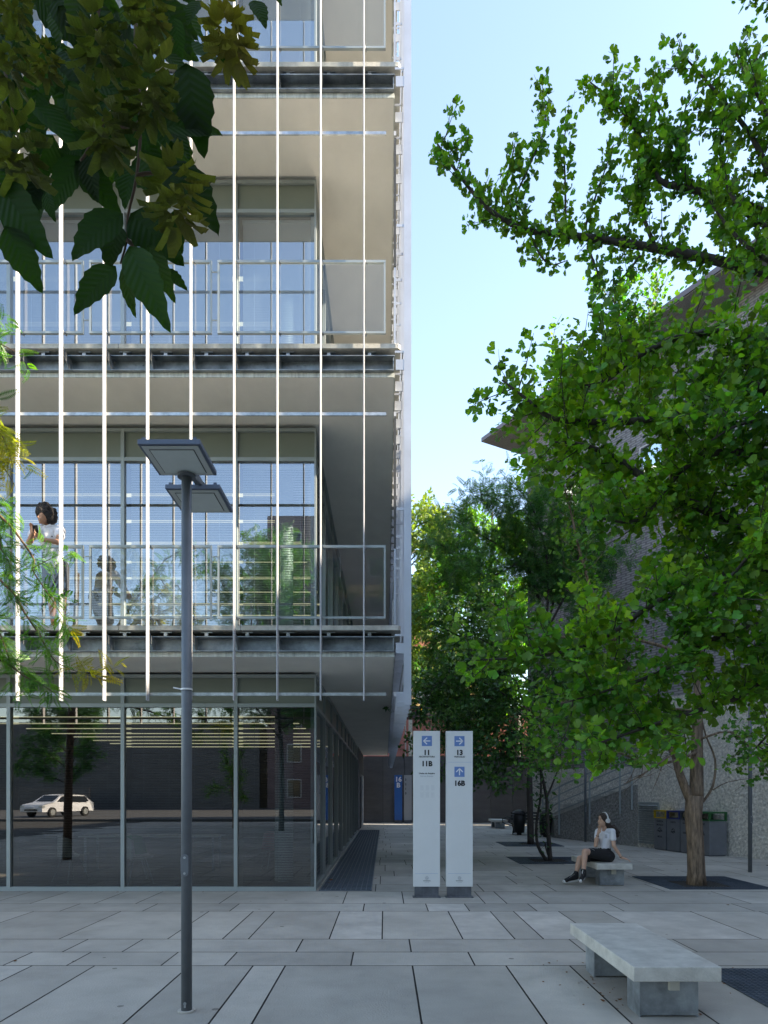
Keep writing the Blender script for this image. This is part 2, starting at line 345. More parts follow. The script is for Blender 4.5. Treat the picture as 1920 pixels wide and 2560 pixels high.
# drain grating along the glass side
t = thing('floor_grating', 'long dark blue-grey steel floor grating beside the glass side wall', 'grating', (-.66, 11.36, 0))
g = MB(); g.box(-1.10, -.22, 11.36, 30.4, .0, .006); g.build('grating_plate', M['grate'], t)
g = MB()
for i in range(11): x = -1.08+i*.085; g.box(x-.006, x+.006, 11.36, 30.4, .0062, .018)
for i in range(110):
    yy = 11.4+i*.172; g.box(-1.10, -.22, yy-.004, yy+.004, .0062, .014)
g.build('bars', M['gratebar'], t)
def pit(x0, x1, y0, y1, cx, cy, label, h=.42):
    t = thing('tree_grating', label, 'tree grating', ((x0+x1)/2, (y0+y1)/2, 0), 'square steel gratings around the tree pits')
    g = MB()
    for a, b, c, d in ((x0, x1, y0, cy-h), (x0, x1, cy+h, y1), (x0, cx-h, cy-h, cy+h), (cx+h, x1, cy-h, cy+h)): g.box(a, b, c, d, .001, .008)
    g.build('grating_plate', M['grate'], t)
    g = MB(); n = int((x1-x0)/.05)
    for i in range(n+1):
        x = x0+(x1-x0)*i/n
        if abs(x-cx) < h: g.box(x-.004, x+.004, y0, cy-h, .0082, .014); g.box(x-.004, x+.004, cy+h, y1, .0082, .014)
        else: g.box(x-.004, x+.004, y0, y1, .0082, .014)
    n = int((y1-y0)/.05)
    for i in range(n+1):
        y = y0+(y1-y0)*i/n
        if abs(y-cy) < h: g.box(x0, cx-h, y-.003, y+.003, .0084, .0125); g.box(cx+h, x1, y-.003, y+.003, .0084, .0125)
        else: g.box(x0, x1, y-.003, y+.003, .0084, .0125)
    g.build('bars', M['gratebar'] if y0 > 100 else M['grate'], t)
    g = MB(); g.box(cx-h, cx+h, cy-h, cy+h, .0005, .004); g.build('soil', M['soil'], t)
pit(2.9, 4.65, 4.53, 6.28, 3.95, 5.4, 'dark steel mesh grating cut by the right edge of the photo beside the nearest bench')
pit(4.82, 6.6, 11.53, 13.3, 5.6, 12.2, 'tree grating around the thick furrowed trunk right of the seated woman')
pit(3.1, 4.85, 15.7, 17.4, 3.95, 16.5, 'tree grating around the twin thin stems behind the seated woman')
pit(3.7, 5.5, 20.9, 22.8, 4.67, 21.9, 'farthest tree grating around the straight dark trunk', .35)
g = MB(); g.box(8.6, 10.4, 14.6, 15.4, 0, .01); tag(g.build('planting_strip', M['soil']), 'narrow brown earth strip in the paving by the right lamp pole', 'earth strip')

# ------------------------------------------------------------------ the glass building
YG = 11.33; XC = -1.14; LV = 4.12
B = thing('glass_building', 'glass and steel university building with balconies and thin white vertical fins', 'building', (-1.14, 11.33, 0))
XL = -12.0; YB = 36.0
mull = [-12.0, -10.02, -8.13, -6.25, -4.356, -2.477, -1.14]
def build_window(fr, ln, L, side=False, last=False, pane_mat=None, blind=True):
    """fr,ln: start/end along the wall; L: level base z"""
    z0 = L; zt = 3.087+L; zh = 3.60+L; w = .03
    f = MB()
    def bx(mb, a, b, d0, d1, c, d):
        if side: mb.box(XC-d1, XC-d0, a, b, c, d)
        else: mb.box(a, b, YG+d0, YG+d1, c, d)
    if last and not side: e1 = ln
    bx(f, fr-w, fr+w, 0, .10, z0, zh)                         # mullion
    bx(f, fr+w, ln-w, .002, .09, z0, z0+.07)
    bx(f, fr+w, ln-w, .002, .09, zt-.03, zt+.03)
    bx(f, fr+w, ln-w, .002, .09, zh-.055, zh)
    if last: bx(f, ln-w, ln+(0 if not side else w), 0, .10, z0, zh)
    wo = f.build('window', M['frame'], B)
    p = MB(); bx(p, fr+w, ln-w, .05, .056, z0+.07, zt-.03); p.build('pane', pane_mat, wo)
    p = MB(); bx(p, fr+w, ln-w, .045, .075, zt+.03, zh-.055); p.build('spandrel_panel', M['spandrel'], wo)
    if blind:
        s = MB(); z = z0+.10
        while z < zt-.09:
            s.add([(fr+.09, YG+.155, z+.003), (ln-.09, YG+.155, z+.003), (ln-.09, YG+.175, z-.009), (fr+.09, YG+.175, z-.009)], [(0, 1, 2, 3)]); z += .028
        s.box(fr+.08, ln-.08, YG+.14, YG+.19, zt-.09, zt-.04)
        k = 4 if ln-fr > 1.6 else 3
        for i in range(k):
            x = fr+.09+(ln-fr-.18)*(i+.5)/k; s.box(x-.002, x+.002, YG+.15, YG+.153, z0+.09, zt-.09)
        s.box(fr+.08, ln-.08, YG+.15, YG+.175, z0+.075, z0+.09)
        s.build('blind', M['blind'] if L > 2 else M['blind_dark'], wo)
for L in range(4):
    z = L*LV+(0 if L == 0 else -.03)
    for i in range(6): build_window(mull[i], mull[i+1], z, last=(i == 5), pane_mat=M['glass'] if L == 0 else M['glass_coat'])
    for i in range(10): build_window(YG+.10+1.79*i if i == 0 else YG+1.79*i, YG+1.79*(i+1), z, side=True, last=(i == 9), pane_mat=M['glass'] if L == 0 else M['glass_coat'], blind=False)
g = MB()
for L in range(4):
    zb = L*LV+(0 if L == 0 else -.04); g.box(XL, XC-.003, YG+17.95, YB, zb+.001, 3.64+L*LV-.001)
g.build('rear_wall', mat('rear wall dark render', (.10, .10, .105), .8, nscale=2, namt=.2), B)
# door and small sign on the rear part of the side
g = MB(); g.box(XC-.003, XC+.03, 31.5, 32.7, 0.02, 2.4); d = g.build('door', mat('dark door', (.04, .045, .05), .4), B)
g = MB(); g.box(XC+.031, XC+.05, 31.6, 31.64, .9, 1.3); g.build('handle', M['galv'], d)
g = MB(); g.box(XC+.0, XC+.06, 33.2, 34.5, 0.02, 2.5); g.build('door_panel', M['sign'], B)
# floor plates, soffits, edges
for L in range(1, 5):
    zs = 3.64+(L-1)*LV; zt = 4.08+(L-1)*LV
    g = MB(); g.box(XL, .13, 10.08, YB, zs, zs+.055); g.build('soffit', M['soffit'], B)
    g = MB(); g.box(XL, .10, 10.20, YB, zs+.056, zt-.071); g.build('floor_plate', M['darkgap'], B)
    g = MB(); x = .234; first = True
    while x > XL:
        w = 1.785 if not first else 2.34; x2 = max(XL, x-w)
        if first: g.prism([(x2+.004, 9.98, zt-.07), (.20, 9.98, zt-.07), (.234, 10.02, zt-.07), (.234, 10.9, zt-.07), (x2+.004, 10.9, zt-.07)], (0, 0, .07))
        else: g.box(x2+.004, x-.004, 9.98, 10.9, zt-.07, zt)
        x = x2; first = False
    y = 10.9
    while y < YB: g.box(-1.0, .234, y+.004, min(y+1.785, YB)-.004, zt-.07, zt-.0015); y += 1.785
    g.box(XL, -.99, 10.9, YG-.002, zt-.071, zt-.002)
    g.build('balcony_slab', M['slab'], B, bevel=.004)
    # C section steel beam
    g = MB(); zb0 = zs+.065; zb1 = zt-.155
    g.box(XL, .12, 10.13, 10.145, zb0, zb1)
    g.box(XL, .15, 10.0, 10.13, zb1-.012, zb1); g.box(XL, .13, 10.0, 10.13, zb0, zb0+.012)
    g.box(.12, .135, 10.02, 10.145, zb0+.012, zb1-.012)
    g.box(.11, .12, 10.15, YB-.1, zb0, zb1)
    for k in range(5):
        x = -1.3-k*2.4
        for dx in (0, .11):
            for dz in (.04, .13): g.tube([(x+dx, 10.132, zb0+.02+dz), (x+dx, 10.118, zb0+.02+dz)], .014, 6)
    g.build('edge_beam', M['galv_dark'], B)
    g = MB(); g.box(XL, .14, 10.06, 10.075, zs-.003, zs+.062); g.box(.132, .145, 10.08, YB, zs-.003, zs+.062); g.build('drip_strip', M['strip'], B)
    for k in range(12):
        g = MB(); x = .0-k*.6-.25; g.box(x, x+.05, 10.04, 10.10, zt-.14, zt-.0955); g.box(x-.05, x+.12, 10.03, 10.10, zt-.095, zt-.085); g.build('clamp', M['galv'], B)
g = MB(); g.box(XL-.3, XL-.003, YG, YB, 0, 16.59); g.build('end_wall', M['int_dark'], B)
g = MB(); g.box(XL, .2, 10.05, YB, 16.6, 17.0); g.build('roof', M['slab'], B)
# interior
for L in range(4):
    z0 = L*LV+(.004 if L == 0 else -.03); zc = 3.30+L*LV
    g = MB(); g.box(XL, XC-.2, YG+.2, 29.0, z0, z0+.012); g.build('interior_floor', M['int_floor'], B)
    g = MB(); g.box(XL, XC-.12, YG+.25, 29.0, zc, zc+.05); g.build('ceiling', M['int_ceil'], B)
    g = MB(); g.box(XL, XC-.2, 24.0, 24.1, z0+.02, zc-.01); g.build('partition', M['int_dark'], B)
    for n in range(8):
        yy = 13.0+1.25*n+(.9 if L == 0 else 0)
        if yy > 23: break
        g = MB(); g.box(-8.6, -1.9, yy-.035, yy+.035, zc-.14, zc-.10); c = g.build('ceiling_light', M['tube'], B)
    g = MB(); g.tube([(-1.86, 12.6, z0+.012), (-1.86, 12.6, zc)], .17, 20); g.build('column', M['column'], B, smooth=True)
# vertical fins in front
finx = [-.30-.6195*i for i in range(13)]
for x in finx:
    g = MB(); g.box(x-.006, x+.006, 9.72, 9.80, 2.95, 16.5)
    g.box(x-.012, x+.012, 9.8, 9.812, 2.95, 16.5); fn = g.build('fin', M['fin'], B)
    for L in range(1, 5):
        zs = 3.64+(L-1)*LV
        g = MB(); g.prism([(x-.004, 9.813, zs+.30), (x-.004, 10.12, zs+.26), (x-.004, 10.12, zs+.09), (x-.004, 10.05, zs+.08), (x-.004, 9.813, zs+.22)], (.008, 0, 0)); g.build('bracket', M['galv'], fn)
        if L < 4:
            for zz in (4.16+(L-1)*LV, 5.19+(L-1)*LV): g = MB(); g.bar((x, 9.812, zz), (x+.03, 9.90, zz-.02), .012, .03); g.build('tie', M['galv'], fn)
for zz in (3.05, 7.08, 11.12, 15.2):
    g = MB(); g.box(XL, .02, 9.813, 9.838, zz-.022, zz+.022); g.build('cross_rail', M['galv'], B)
    g = MB(); g.box(.13, .165, 9.82, 9.86, zz-.03, zz+.03); g.build('cross_rail', M['fin'], B)
# railings
for L in range(1, 4):
    z0 = 4.15+(L-1)*LV; z1 = 5.21+(L-1)*LV; x = .012
    for i in range(7):
        w = 2.43 if i == 0 else 1.77; a = x-w; b = x
        g = MB(); q = .018
        g.box(a, b, 9.86, 9.90, z1-.036, z1); g.box(a, b, 9.86, 9.90, z0, z0+.03)
        g.box(a, a+.026, 9.862, 9.898, z0+.03, z1-.036); g.box(b-.026, b, 9.862, 9.898, z0+.03, z1-.036)
        for zz in (z0+.2, z1-.16): g.box(a-.085, a, 9.872, 9.888, zz-.007, zz+.007)
        r = g.build('railing', M['frame'], B)
        g = MB(); g.box(a+.026, b-.026, 9.876, 9.884, z0+.03, z1-.036); g.build('glass_panel', M['railglass'], r)
        x = a-.085
    g = MB(); g.box(.135, .16, 10.0, 10.05, z0-.05, z1+.0); g.build('end_panel', M['screen'], B)
    g = MB(); g.box(.135, .165, 9.99, 10.4, z1+.005, z1+1.95); g.build('roller_screen', mat('charcoal screen', (.05, .052, .055), .6), B)
    g = MB()
    for k in range(12): g.box(.137, .157, 10.45+k*2.1, 10.47+k*2.1, z0-.06, z1)
    g.box(.137, .157, 10.45, 34, z1-.02, z1+.01); g.build('side_railing', M['galv'], B)
g = MB(); g.box(.12, .158, 10.03, 10.5, .02+1.6, 3.0); 
# stepped screen of plates along the side
for i in range(48):
    y = 9.92+i*.525
    g = MB(); g.box(.278, .385, y, y+.02, 2.91, 16.6)
    for L in range(1, 5):
        zs = 3.64+(L-1)*LV
        g.box(.16, .278, y+.002, y+.018, zs+.02, zs+.17); g.box(.146, .278, y+.004, y+.016, zs+.27, zs+.30)
        if i % 1 == 0: g.box(.17, .278, y+.004, y+.016, zs+2.1, zs+2.14)
    g.box(.17, .278, y+.002, y+.018, 2.95, 3.10)
    g.build('screen_fin', M['screen'], B)
g = MB(); g.box(.262, .277, 9.96, 35, 3.2, 3.24); g.box(.262, .277, 9.96, 35, 3.5, 3.53)
for L in range(1, 4): g.box(.25, .27, 9.96, 35, 3.9+(L-1)*LV, 3.93+(L-1)*LV)
g.build('screen_rail', M['galv'], B)

# furniture seen through the ground floor glass
def chair(x, y, rot, m, label):
    t = thing('shell_chair', label, 'chair', (0, 0, 0), 'shell chairs inside the ground floor room')
    g = MB(); vs = []; fs = []
    n = 9
    for j in range(7):
        for i in range(n):
            u = (i/(n-1)-.5)*2
            if j < 3: yy = -.22+j*.18; zz = .46-.02*j+.05*u*u; xx = u*.24
            else: k = (j-3)/3; yy = .2+.03*k+(-.10*u*u); zz = .46+.38*k*(1-.15*u*u); xx = u*.24*(1-.25*k)
            vs.append((xx, yy, zz))
    for j in range(6):
        for i in range(n-1): fs.append((j*n+i, j*n+i+1, (j+1)*n+i+1, (j+1)*n+i))
    g.add(vs, fs); o = g.build('shell', m, t, smooth=True); so_ = o.modifiers.new('solid', 'SOLIDIFY'); so_.thickness = .012
    for sx in (-1, 1):
        for sy in (-1, 1):
            g = MB(); g.tube([(sx*.12, sy*.1, .44), (sx*.23, sy*.22, .0)], .011, 6); g.build('leg', M['galv'], t)
    t.location = (x, y, .016); t.rotation_euler = (0, 0, rot)
chair(-5.75, 12.5, R(150), M['chairwhite'], 'cream shell chair behind the second window from the left edge')
chair(-4.75, 12.9, R(200), M['chairgreen'], 'green shell chair behind the left window, between two pale chairs')
chair(-4.1 - .3, 12.2, R(120), M['chairwhite'], 'pale shell chair close to the mullion, right of the green chair')
chair(-2.3, 14.2, R(170), M['chairred'], 'dull red shell chair deep in the room behind the lamp pole')
t = thing('table', 'long pale table deep inside the ground floor room', 'table', (-4.8, 14.2, .016))
g = MB(); g.box(-6.2, -3.4, 13.8, 14.6, .73, .76); g.build('table_top', M['chairwhite'], t, bevel=.005)
for x in (-6.1, -3.5):
    for y in (13.9, 14.5): g = MB(); g.box(x-.02, x+.02, y-.02, y+.02, .016, .729); g.build('leg', M['galv'], t)

# ------------------------------------------------------------------ street lamps
def lamp(x, y, label, h=3.97, heads=True, r=.038):
    t = thing('street_lamp', label, 'street lamp', (x, y, 0), 'slim grey lamp posts of the square')
    g = MB(); g.tube([(x, y, 0), (x, y, h)], [r*1.05, r*.97], 24); p = g.build('pole', M['pole'], t, smooth=True)
    g = MB(); g.tube([(x, y, h), (x, y, h+.02)], r*1.75, 24); g.tube([(x, y, h+.021), (x, y, h+.05)], r*1.2, 20); g.build('cap', M['pole'], t)
    g = MB(); g.tube([(x, y, .002), (x, y, .012)], r*1.7, 24); g.build('base_ring', M['paver_light'], t)
    # service hatch
    g = MB(); pts = []
    for k in range(24):
        a = 2*math.pi*k/24; pts.append((x+math.cos(a)*.030, y-r*1.02-.001, 1.09+math.sin(a)*.03+(.052 if math.sin(a) > 0 else -.052)))
    g.prism(pts, (0, -.012, 0)); ha = g.build('service_hatch', M['pole'], t, bevel=.003)
    for zz in (1.148, 1.032): g = MB(); g.tube([(x, y-r-.0135, zz), (x, y-r-.018, zz)], .009, 12); g.build('screw', M['galv'], ha)
    if not heads: return t
    g = MB(); g.bar((x+.01, y-.30, h+.10), (x+.01, y+.32, h+.10), .05, .045); g.bar((x+.02, y+.05, h+.045), (x+.03, y+.35, h+.10), .035, .03); g.build('arm', M['pole'], t)
    g = MB(); g.tube([(x+.02, y-.02, h+.05), (x+.02, y-.02, h+.10)], .03, 12); g.build('neck', M['pole'], t)
    for (dy, dx) in ((-.42, 0), (.26, -.03)):
        x0 = x-.215+dx-.0; x1 = x+.215+dx; y0 = y+dy; y1 = y+dy+.46; z = h+.035
        g = MB(); g.prism([(x0, y0, z), (x1, y0, z), (x1, y1, z), (x0, y1, z)], (0, 0, .035)); hd = g.build('lamp_head', M['head'], t, bevel=.004)
        g = MB(); a = .02
        g.box(x0+a, x1-a, y0+a, y1-a, z-.006, z-.001); g.build('underside_frame', M['lensframe'], hd, bevel=.002)
        a = .065; g = MB(); g.box(x0+a-.006, x1-a+.006, y0+a-.006, y1-a+.006, z-.0075, z-.0065); g.build('gasket', M['metal_black'], hd)
        g = MB(); g.box(x0+a, x1-a, y0+a, y1-a, z-.0100, z-.008); g.build('diffuser', M['lens'], hd)
        for sx in (x0+.04, x1-.04):
            g = MB(); g.box(sx-.012, sx+.012, y0+.003, y0+.02, z+.0355, z+.05); g.build('clip', M['head'], hd)
    return t
t = lamp(-1.475, 5.08, 'grey lamp post with two flat square heads standing in front of the glass building')
g = MB(); c = (-1.475, 5.08)
for k in range(16):
    a = 2*math.pi*k/16; b = 2*math.pi*(k+1)/16
    g.bar((c[0]+math.cos(a)*.042, c[1]+math.sin(a)*.042, 2.395), (c[0]+math.cos(b)*.042, c[1]+math.sin(b)*.042, 2.395), .004, .012)
g.bar((c[0]-.04, c[1]-.02, 2.395), (c[0]-.09, c[1]-.03, 2.405), .003, .01)
g.build('cable_tie', M['plastic_white'], t)
g = MB(); g.tube([(-1.475, 5.038, .07), (-1.475, 5.030, .07)], .012, 10); g.box(-1.482, -1.468, 5.032, 5.038, .04, .075); g.build('label_tag', M['galv'], t)
lamp(7.47, 13.96, 'grey lamp post at the right edge in front of the rough plaster wall')
lamp(6.70, 22.8, 'far lamp post standing between stair railing and the seated woman')

# ------------------------------------------------------------------ sign totems
def arrow(mb, cx, cz, y, s, d):
    def q(p): 
        a = {'l': (p[0], p[1]), 'r': (-p[0], p[1]), 'u': (-p[1], -p[0])}[d]
        return (cx+a[0]*s, y, cz+a[1]*s)
    w = .055
    for (a, b) in (((-.33, 0), (.36, 0)), ((-.34, 0), (.02, .34)), ((-.34, 0), (.02, -.34))):
        A = Vector(q(a)); Bp = Vector(q(b)); dd = (Bp-A).normalized(); A2 = A-dd*s*.02
        mb.bar(A2, Bp, .0016, w*2*s*1.0) if False else mb.obox((A2+Bp)/2, dd, (0, 1, 0), dd.cross(Vector((0, 1, 0))), (Bp-A2).length/2, .0008, w*s)
def totem(x0, x1, y, ztop, label, bodym, zb=.17):
    t = thing('sign_totem', label, 'sign', ((x0+x1)/2, y+.06, 0))
    g = MB(); g.box(x0, x1, y, y+.13, zb, ztop); g.build('panel', bodym, t, bevel=.004)
    g = MB(); g.box(x0+.02, x1-.02, y+.015, y+.115, .012, zb-.001); g.build('base', M['signbase'], t)
    g = MB(); g.box(x0-.01, x1+.01, y-.02, y+.15, .0, .012); g.build('base_plate', M['signbase'], t)
    return t
YS = 10.63; K = F/YS
def zpx(p): return EYE+(VY-p)/K
def icon(t, cx, pyc, d):
    z = zpx(pyc); g = MB(); g.box(cx-.079, cx+.079, YS-.0015, YS-.0003, z-.079, z+.079); ic = g.build('arrow_field', M['icon'], t)
    g = MB(); arrow(g, cx, z, YS-.0026, .15, d); g.build('arrow', M['white'], ic)
def foot(t, cx, x0, x1):
    g = MB(); z = zpx(2184); g.box(x0+.03, x1-.03, YS-.0012, YS-.0003, z-.002, z+.002); g.build('rule', M['bluerule'], t)
    g = MB(); z = zpx(2195)
    for rr in (.026, .018):
        for k in range(20):
            a = 2*math.pi*k/20; b = 2*math.pi*(k+1)/20
            g.obox((cx+math.cos((a+b)/2)*rr, YS-.001, z+math.sin((a+b)/2)*rr), (-math.sin((a+b)/2), 0, math.cos((a+b)/2)), (0, 1, 0), (math.cos((a+b)/2), 0, math.sin((a+b)/2)), rr*.16, .0006, .0012)
    for k in range(-2, 3): g.box(cx+k*.006-.001, cx+k*.006+.001, YS-.0015, YS-.0005, z-.011, z+.011-abs(k)*.002)
    g.build('seal', M['greytext'], t)
    text('POLITECNICO', .0175, cx, YS-.0008, zpx(2203), M['black'], t, bold=.0003); text('MILANO 1863', .011, cx, YS-.0008, zpx(2206.3), M['greytext'], t)
A = totem(.445, .860, YS, 2.596, 'white sign totem with left arrow, 11 Architettura and 11B', M['sign'])
cx = .655
icon(A, cx, 1852.4, 'l')
text('11', .105, cx, YS-.0008, zpx(1887), M['black'], A, bold=.0055); text('ARCHITETTURA', .034, cx, YS-.0008, zpx(1893.6), M['black'], A, bold=.0009)
text('11B', .108, cx, YS-.0008, zpx(1915), M['black'], A, bold=.0055)
text('Uscita via Ampère', .033, cx, YS-.0008, zpx(1935), M['black'], A, bold=.0009); text('Exit via Ampère', .031, cx, YS-.0008, zpx(1942), M['greytext'], A)
g = MB()
for r_ in range(2):
    for c_ in range(3):
        for k in range(4): g.box(cx-.10+c_*.085+k*.013, cx-.093+c_*.085+k*.013, YS-.0010, YS-.0003, zpx(1976+r_*18), zpx(1963+r_*18))
g.build('faded_lettering', M['ghost'], A)
foot(A, cx, .445, .86)
Bs = totem(.955, 1.370, YS, 2.594, 'white sign totem with right arrow, 13 Trifoglio and 16B', M['sign'])
cx = 1.163
icon(Bs, cx, 1852.8, 'r'); text('13', .105, cx, YS-.0008, zpx(1887), M['black'], Bs, bold=.0055); text('TRIFOGLIO', .034, cx, YS-.0008, zpx(1893.8), M['black'], Bs, bold=.0009)
g = MB(); z = zpx(1905.5); g.box(.985, 1.34, YS-.0012, YS-.0003, z-.002, z+.002); g.build('rule', M['bluerule'], Bs)
icon(Bs, cx, 1929.5, 'u'); text('16B', .108, cx, YS-.0008, zpx(1964), M['black'], Bs, bold=.0055); foot(Bs, cx, .955, 1.37)
t = totem(.53, .95, 37.3, 2.63, 'blue sign totem reading 16 B against the dark panel wall', M['signblue'])
text('16', .36, .74, 37.296, 2.28, M['white'], t, bold=.012); text('B', .36, .74, 37.296, 1.96, M['white'], t, bold=.012)
t = totem(1.05, 1.47, 37.3, 2.63, 'grey floor directory totem with numbers 3 2 1 0 next to the blue sign', M['signgrey'])
for n, zz in (('3', 2.33), ('2', 2.08), ('1', 1.83), ('0', 1.58)):
    text(n, .16, 1.14, 37.296, zz, M['black'], t, bold=.004)
    g = MB(); g.box(1.20, 1.42, 37.293, 37.298, zz+.05, zz+.062); g.box(1.20, 1.33, 37.293, 37.298, zz-.0, zz+.015); g.build('rule', M['greytext'], t)

# ------------------------------------------------------------------ benches
def bench(xc, yn, yf, label, zt=.40):
    t = thing('concrete_bench', label, 'bench', (xc, (yn+yf)/2, 0), 'low concrete slab benches on steel boxes')
    g = MB(); g.box(xc-.31, xc+.31, yn, yf, zt-.105, zt); g.build('seat', M['bench_conc'], t, bevel=.006)
    for i, (a, b) in enumerate(((yn+.15, yn+.40), (yf-.42, yf-.17))):
        g = MB(); g.box(xc-.2, xc+.2, a, b, .012, zt-.106)
        g.box(xc-.213, xc-.2005, a-.002, b+.002, .0, zt-.106); g.box(xc+.2005, xc+.213, a-.002, b+.002, .0, zt-.106)
        s = g.build('support', M['galv_dark'], t)
        if i == 0:
            g = MB(); g.box(xc-.01, xc+.065, a-.035, a-.001, zt-.20, zt-.106); g.build('socket_box', M['boxwhite'], s, bevel=.004)
bench(2.06, 4.80, 6.44, 'nearest concrete bench, empty, at the lower right of the square')
bench(4.00, 11.87, 13.5, 'concrete bench on which the woman with headphones sits')
bench(5.35, 31.5, 33.2, 'farthest concrete bench beside the grey panel wall')

# ------------------------------------------------------------------ rear wall, buildings behind
g = MB(); g.box(14.5, 30, 33.8, 43, 0, 14.0); tag(g.build('rear_block', M['panelwall']), 'plain dark block hidden behind the grey tiled building', 'building')  # unseen block added to keep sun off the end wall
t = thing('panel_wall', 'dark grey metal panel wall closing the far end of the square', 'wall', (2, 38, 0))
g = MB(); x = -2.5
while x < 12.5: g.box(x+.006, x+1.19, 38.0, 38.12, .02, 3.68); x += 1.2
g.build('panels', M['panelwall'], t)
g = MB(); g.box(-2.5, 12.5, 38.13, 38.3, 0, 3.70); g.build('backing', M['darkgap'], t)
t = thing('red_building', 'old red rendered building showing above the end wall', 'building', (3, 46, 0))
g = MB(); g.box(-6, 17, 46, 54, 0, 7.3); g.build('wall', M['pink'], t)
g = MB(); g.box(-6.2, 17.2, 45.8, 54.2, 7.301, 7.5); g.build('roof', M['fascia'], t)
for x in (1.6, 5, 9): g = MB(); g.box(x, x+.25, 45.9, 45.999, 0, 7.2); g.build('pilaster', M['slab'], t)
t = thing('ochre_building', 'sunlit ochre house behind the trees at the far end', 'building', (3, 66, 0))
g = MB(); g.box(-4, 9, 66, 78, 0, 15.5); g.build('wall', M['orange'], t)
g = MB(); g.prism([(-4.4, 65.6, 15.501), (9.4, 65.6, 15.501), (2.5, 65.6, 18)], (0, 13, 0)); g.build('roof', mat('terracotta roof', (.35, .14, .08), .8, nscale=9, namt=.3), t)
for x in (-1, 2.5, 6):
    for z in (4, 8, 12): g = MB(); g.box(x, x+1.1, 65.9, 65.999, z, z+1.8); g.build('window', M['carglass'], t)
t = thing('round_mirror', 'round white disc on a thin post above the end wall', 'mirror', (2.1, 40.5, 0))
g = MB(); g.tube([(2.15, 40.5, 0), (2.15, 40.5, 6.9)], .035, 8); g.build('post', M['yellow'], t)  # yellow colour stands in for sunlight on the post
g = MB(); g.tube([(2.25, 40.42, 7.28), (2.25, 40.36, 7.28)], .42, 28); g.build('disc', M['sign'], t)
t = thing('awning', 'dark curved canopy top above the red wall', 'canopy', (2.3, 42, 0))
g = MB(); pts = []
for k in range(13): a = math.pi*k/12; pts.append((2.7-1.5*math.cos(a), 42, 6.3+.45*math.sin(a)))
g.prism(pts, (0, 1.2, 0)); g.build('cover', M['fascia'], t)
for x in (1.3, 4.1): g = MB(); g.tube([(x, 42.6, 0), (x, 42.6, 6.32)], .04, 8); g.build('post', M['galv'], t)

# ------------------------------------------------------------------ grey tiled building on the right
P0 = Vector((6.06, 29.0, 0)); DX = Vector((.498, -.867, 0)).normalized(); NX = Vector((DX.y, -DX.x, 0))   # NX: outward (to the camera side, left)
if NX.x > 0: NX = -NX
def gw(s, z, out=0): return P0+DX*s+NX*out+Vector((0, 0, z))
G = thing('grey_tile_building', 'tall dark grey tiled building with a wide projecting eave', 'building', P0)
LEN = 37.0; TOP = 16.75
wins = [(s, zc) for zc in (13.2, 8.2) for s in ((2.4, 6.4, 10.6, 14.6) if zc > 10 else (8.6, 12.6, 16.6))]
g = MB()
# wall face built as bands around window openings
rowsz = sorted(set(z for _, z in wins)); ss = sorted(set(s for s, _ in wins)); hw, hh = .6, .55
edges = [2.6]
for z in rowsz: edges += [z-hh, z+hh]
edges.append(TOP)
def wb(mb, s0, s1, z0, z1, o0=0, o1=-.35): 
    c = (gw(s0, z0, o0)+gw(s1, z1, o1))/2; mb.obox(c, DX, NX, (0, 0, 1), (s1-s0)/2, abs(o0-o1)/2, (z1-z0)/2)
for i in range(0, len(edges), 2): wb(g, 0, LEN, edges[i], edges[i+1])
for z in rowsz:
    s0 = 0
    for s in [q for q, zz_ in wins if zz_ == z]: wb(g, s0, s-hw, z-hh, z+hh); s0 = s+hw
    wb(g, s0, LEN, z-hh, z+hh)
g.prism([gw(0, 0, -.36), gw(LEN, 0, -.36), gw(LEN, 0, -9), gw(0, 0, -9)], (0, 0, TOP))
g.build('wall', M['facade'], G)
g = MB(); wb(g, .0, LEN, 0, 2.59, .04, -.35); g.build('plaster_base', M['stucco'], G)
for s, z in wins:
    g = MB()
    wb(g, s-hw, s+hw, z-hh, z-hh+.06, .03, -.1); wb(g, s-hw, s+hw, z+hh-.06, z+hh, .03, -.1); wb(g, s-hw, s-hw+.06, z-hh+.06, z+hh-.06, .03, -.1); wb(g, s+hw-.06, s+hw, z-hh+.06, z+hh-.06, .03, -.1)
    f = g.build('window', M['fin'], G)
    g = MB(); wb(g, s-hw+.06, s+hw-.06, z-hh+.06, z+hh-.06, -.04, -.06); g.build('pane', mat('sky mirror pane', (.55, .62, .7), .05, 0.9) if (s, z) == wins[0] else bpy.data.materials['sky mirror pane'], f)
g = MB(); g.prism([gw(-1.25, TOP, 1.4), gw(LEN+1, TOP, 1.4), gw(LEN+1, TOP, -9), gw(-1.25, TOP, -9)], (0, 0, .02)); g.build('eave_soffit', M['eave'], G)
g = MB(); g.prism([gw(-1.3, TOP+.021, 1.45), gw(LEN+1, TOP+.021, 1.45), gw(LEN+1, TOP+.021, -9), gw(-1.3, TOP+.021, -9)], (0, 0, .17)); g.build('roof', M['fascia'], G)
g = MB(); g.box(22, 34, -27, 2.5, 0, 25.0); o = g.build('office_block', M['purple']); tag(o, 'plain brick block to the right behind the viewer', 'building')  # unseen block added and sized to keep sun off the near square

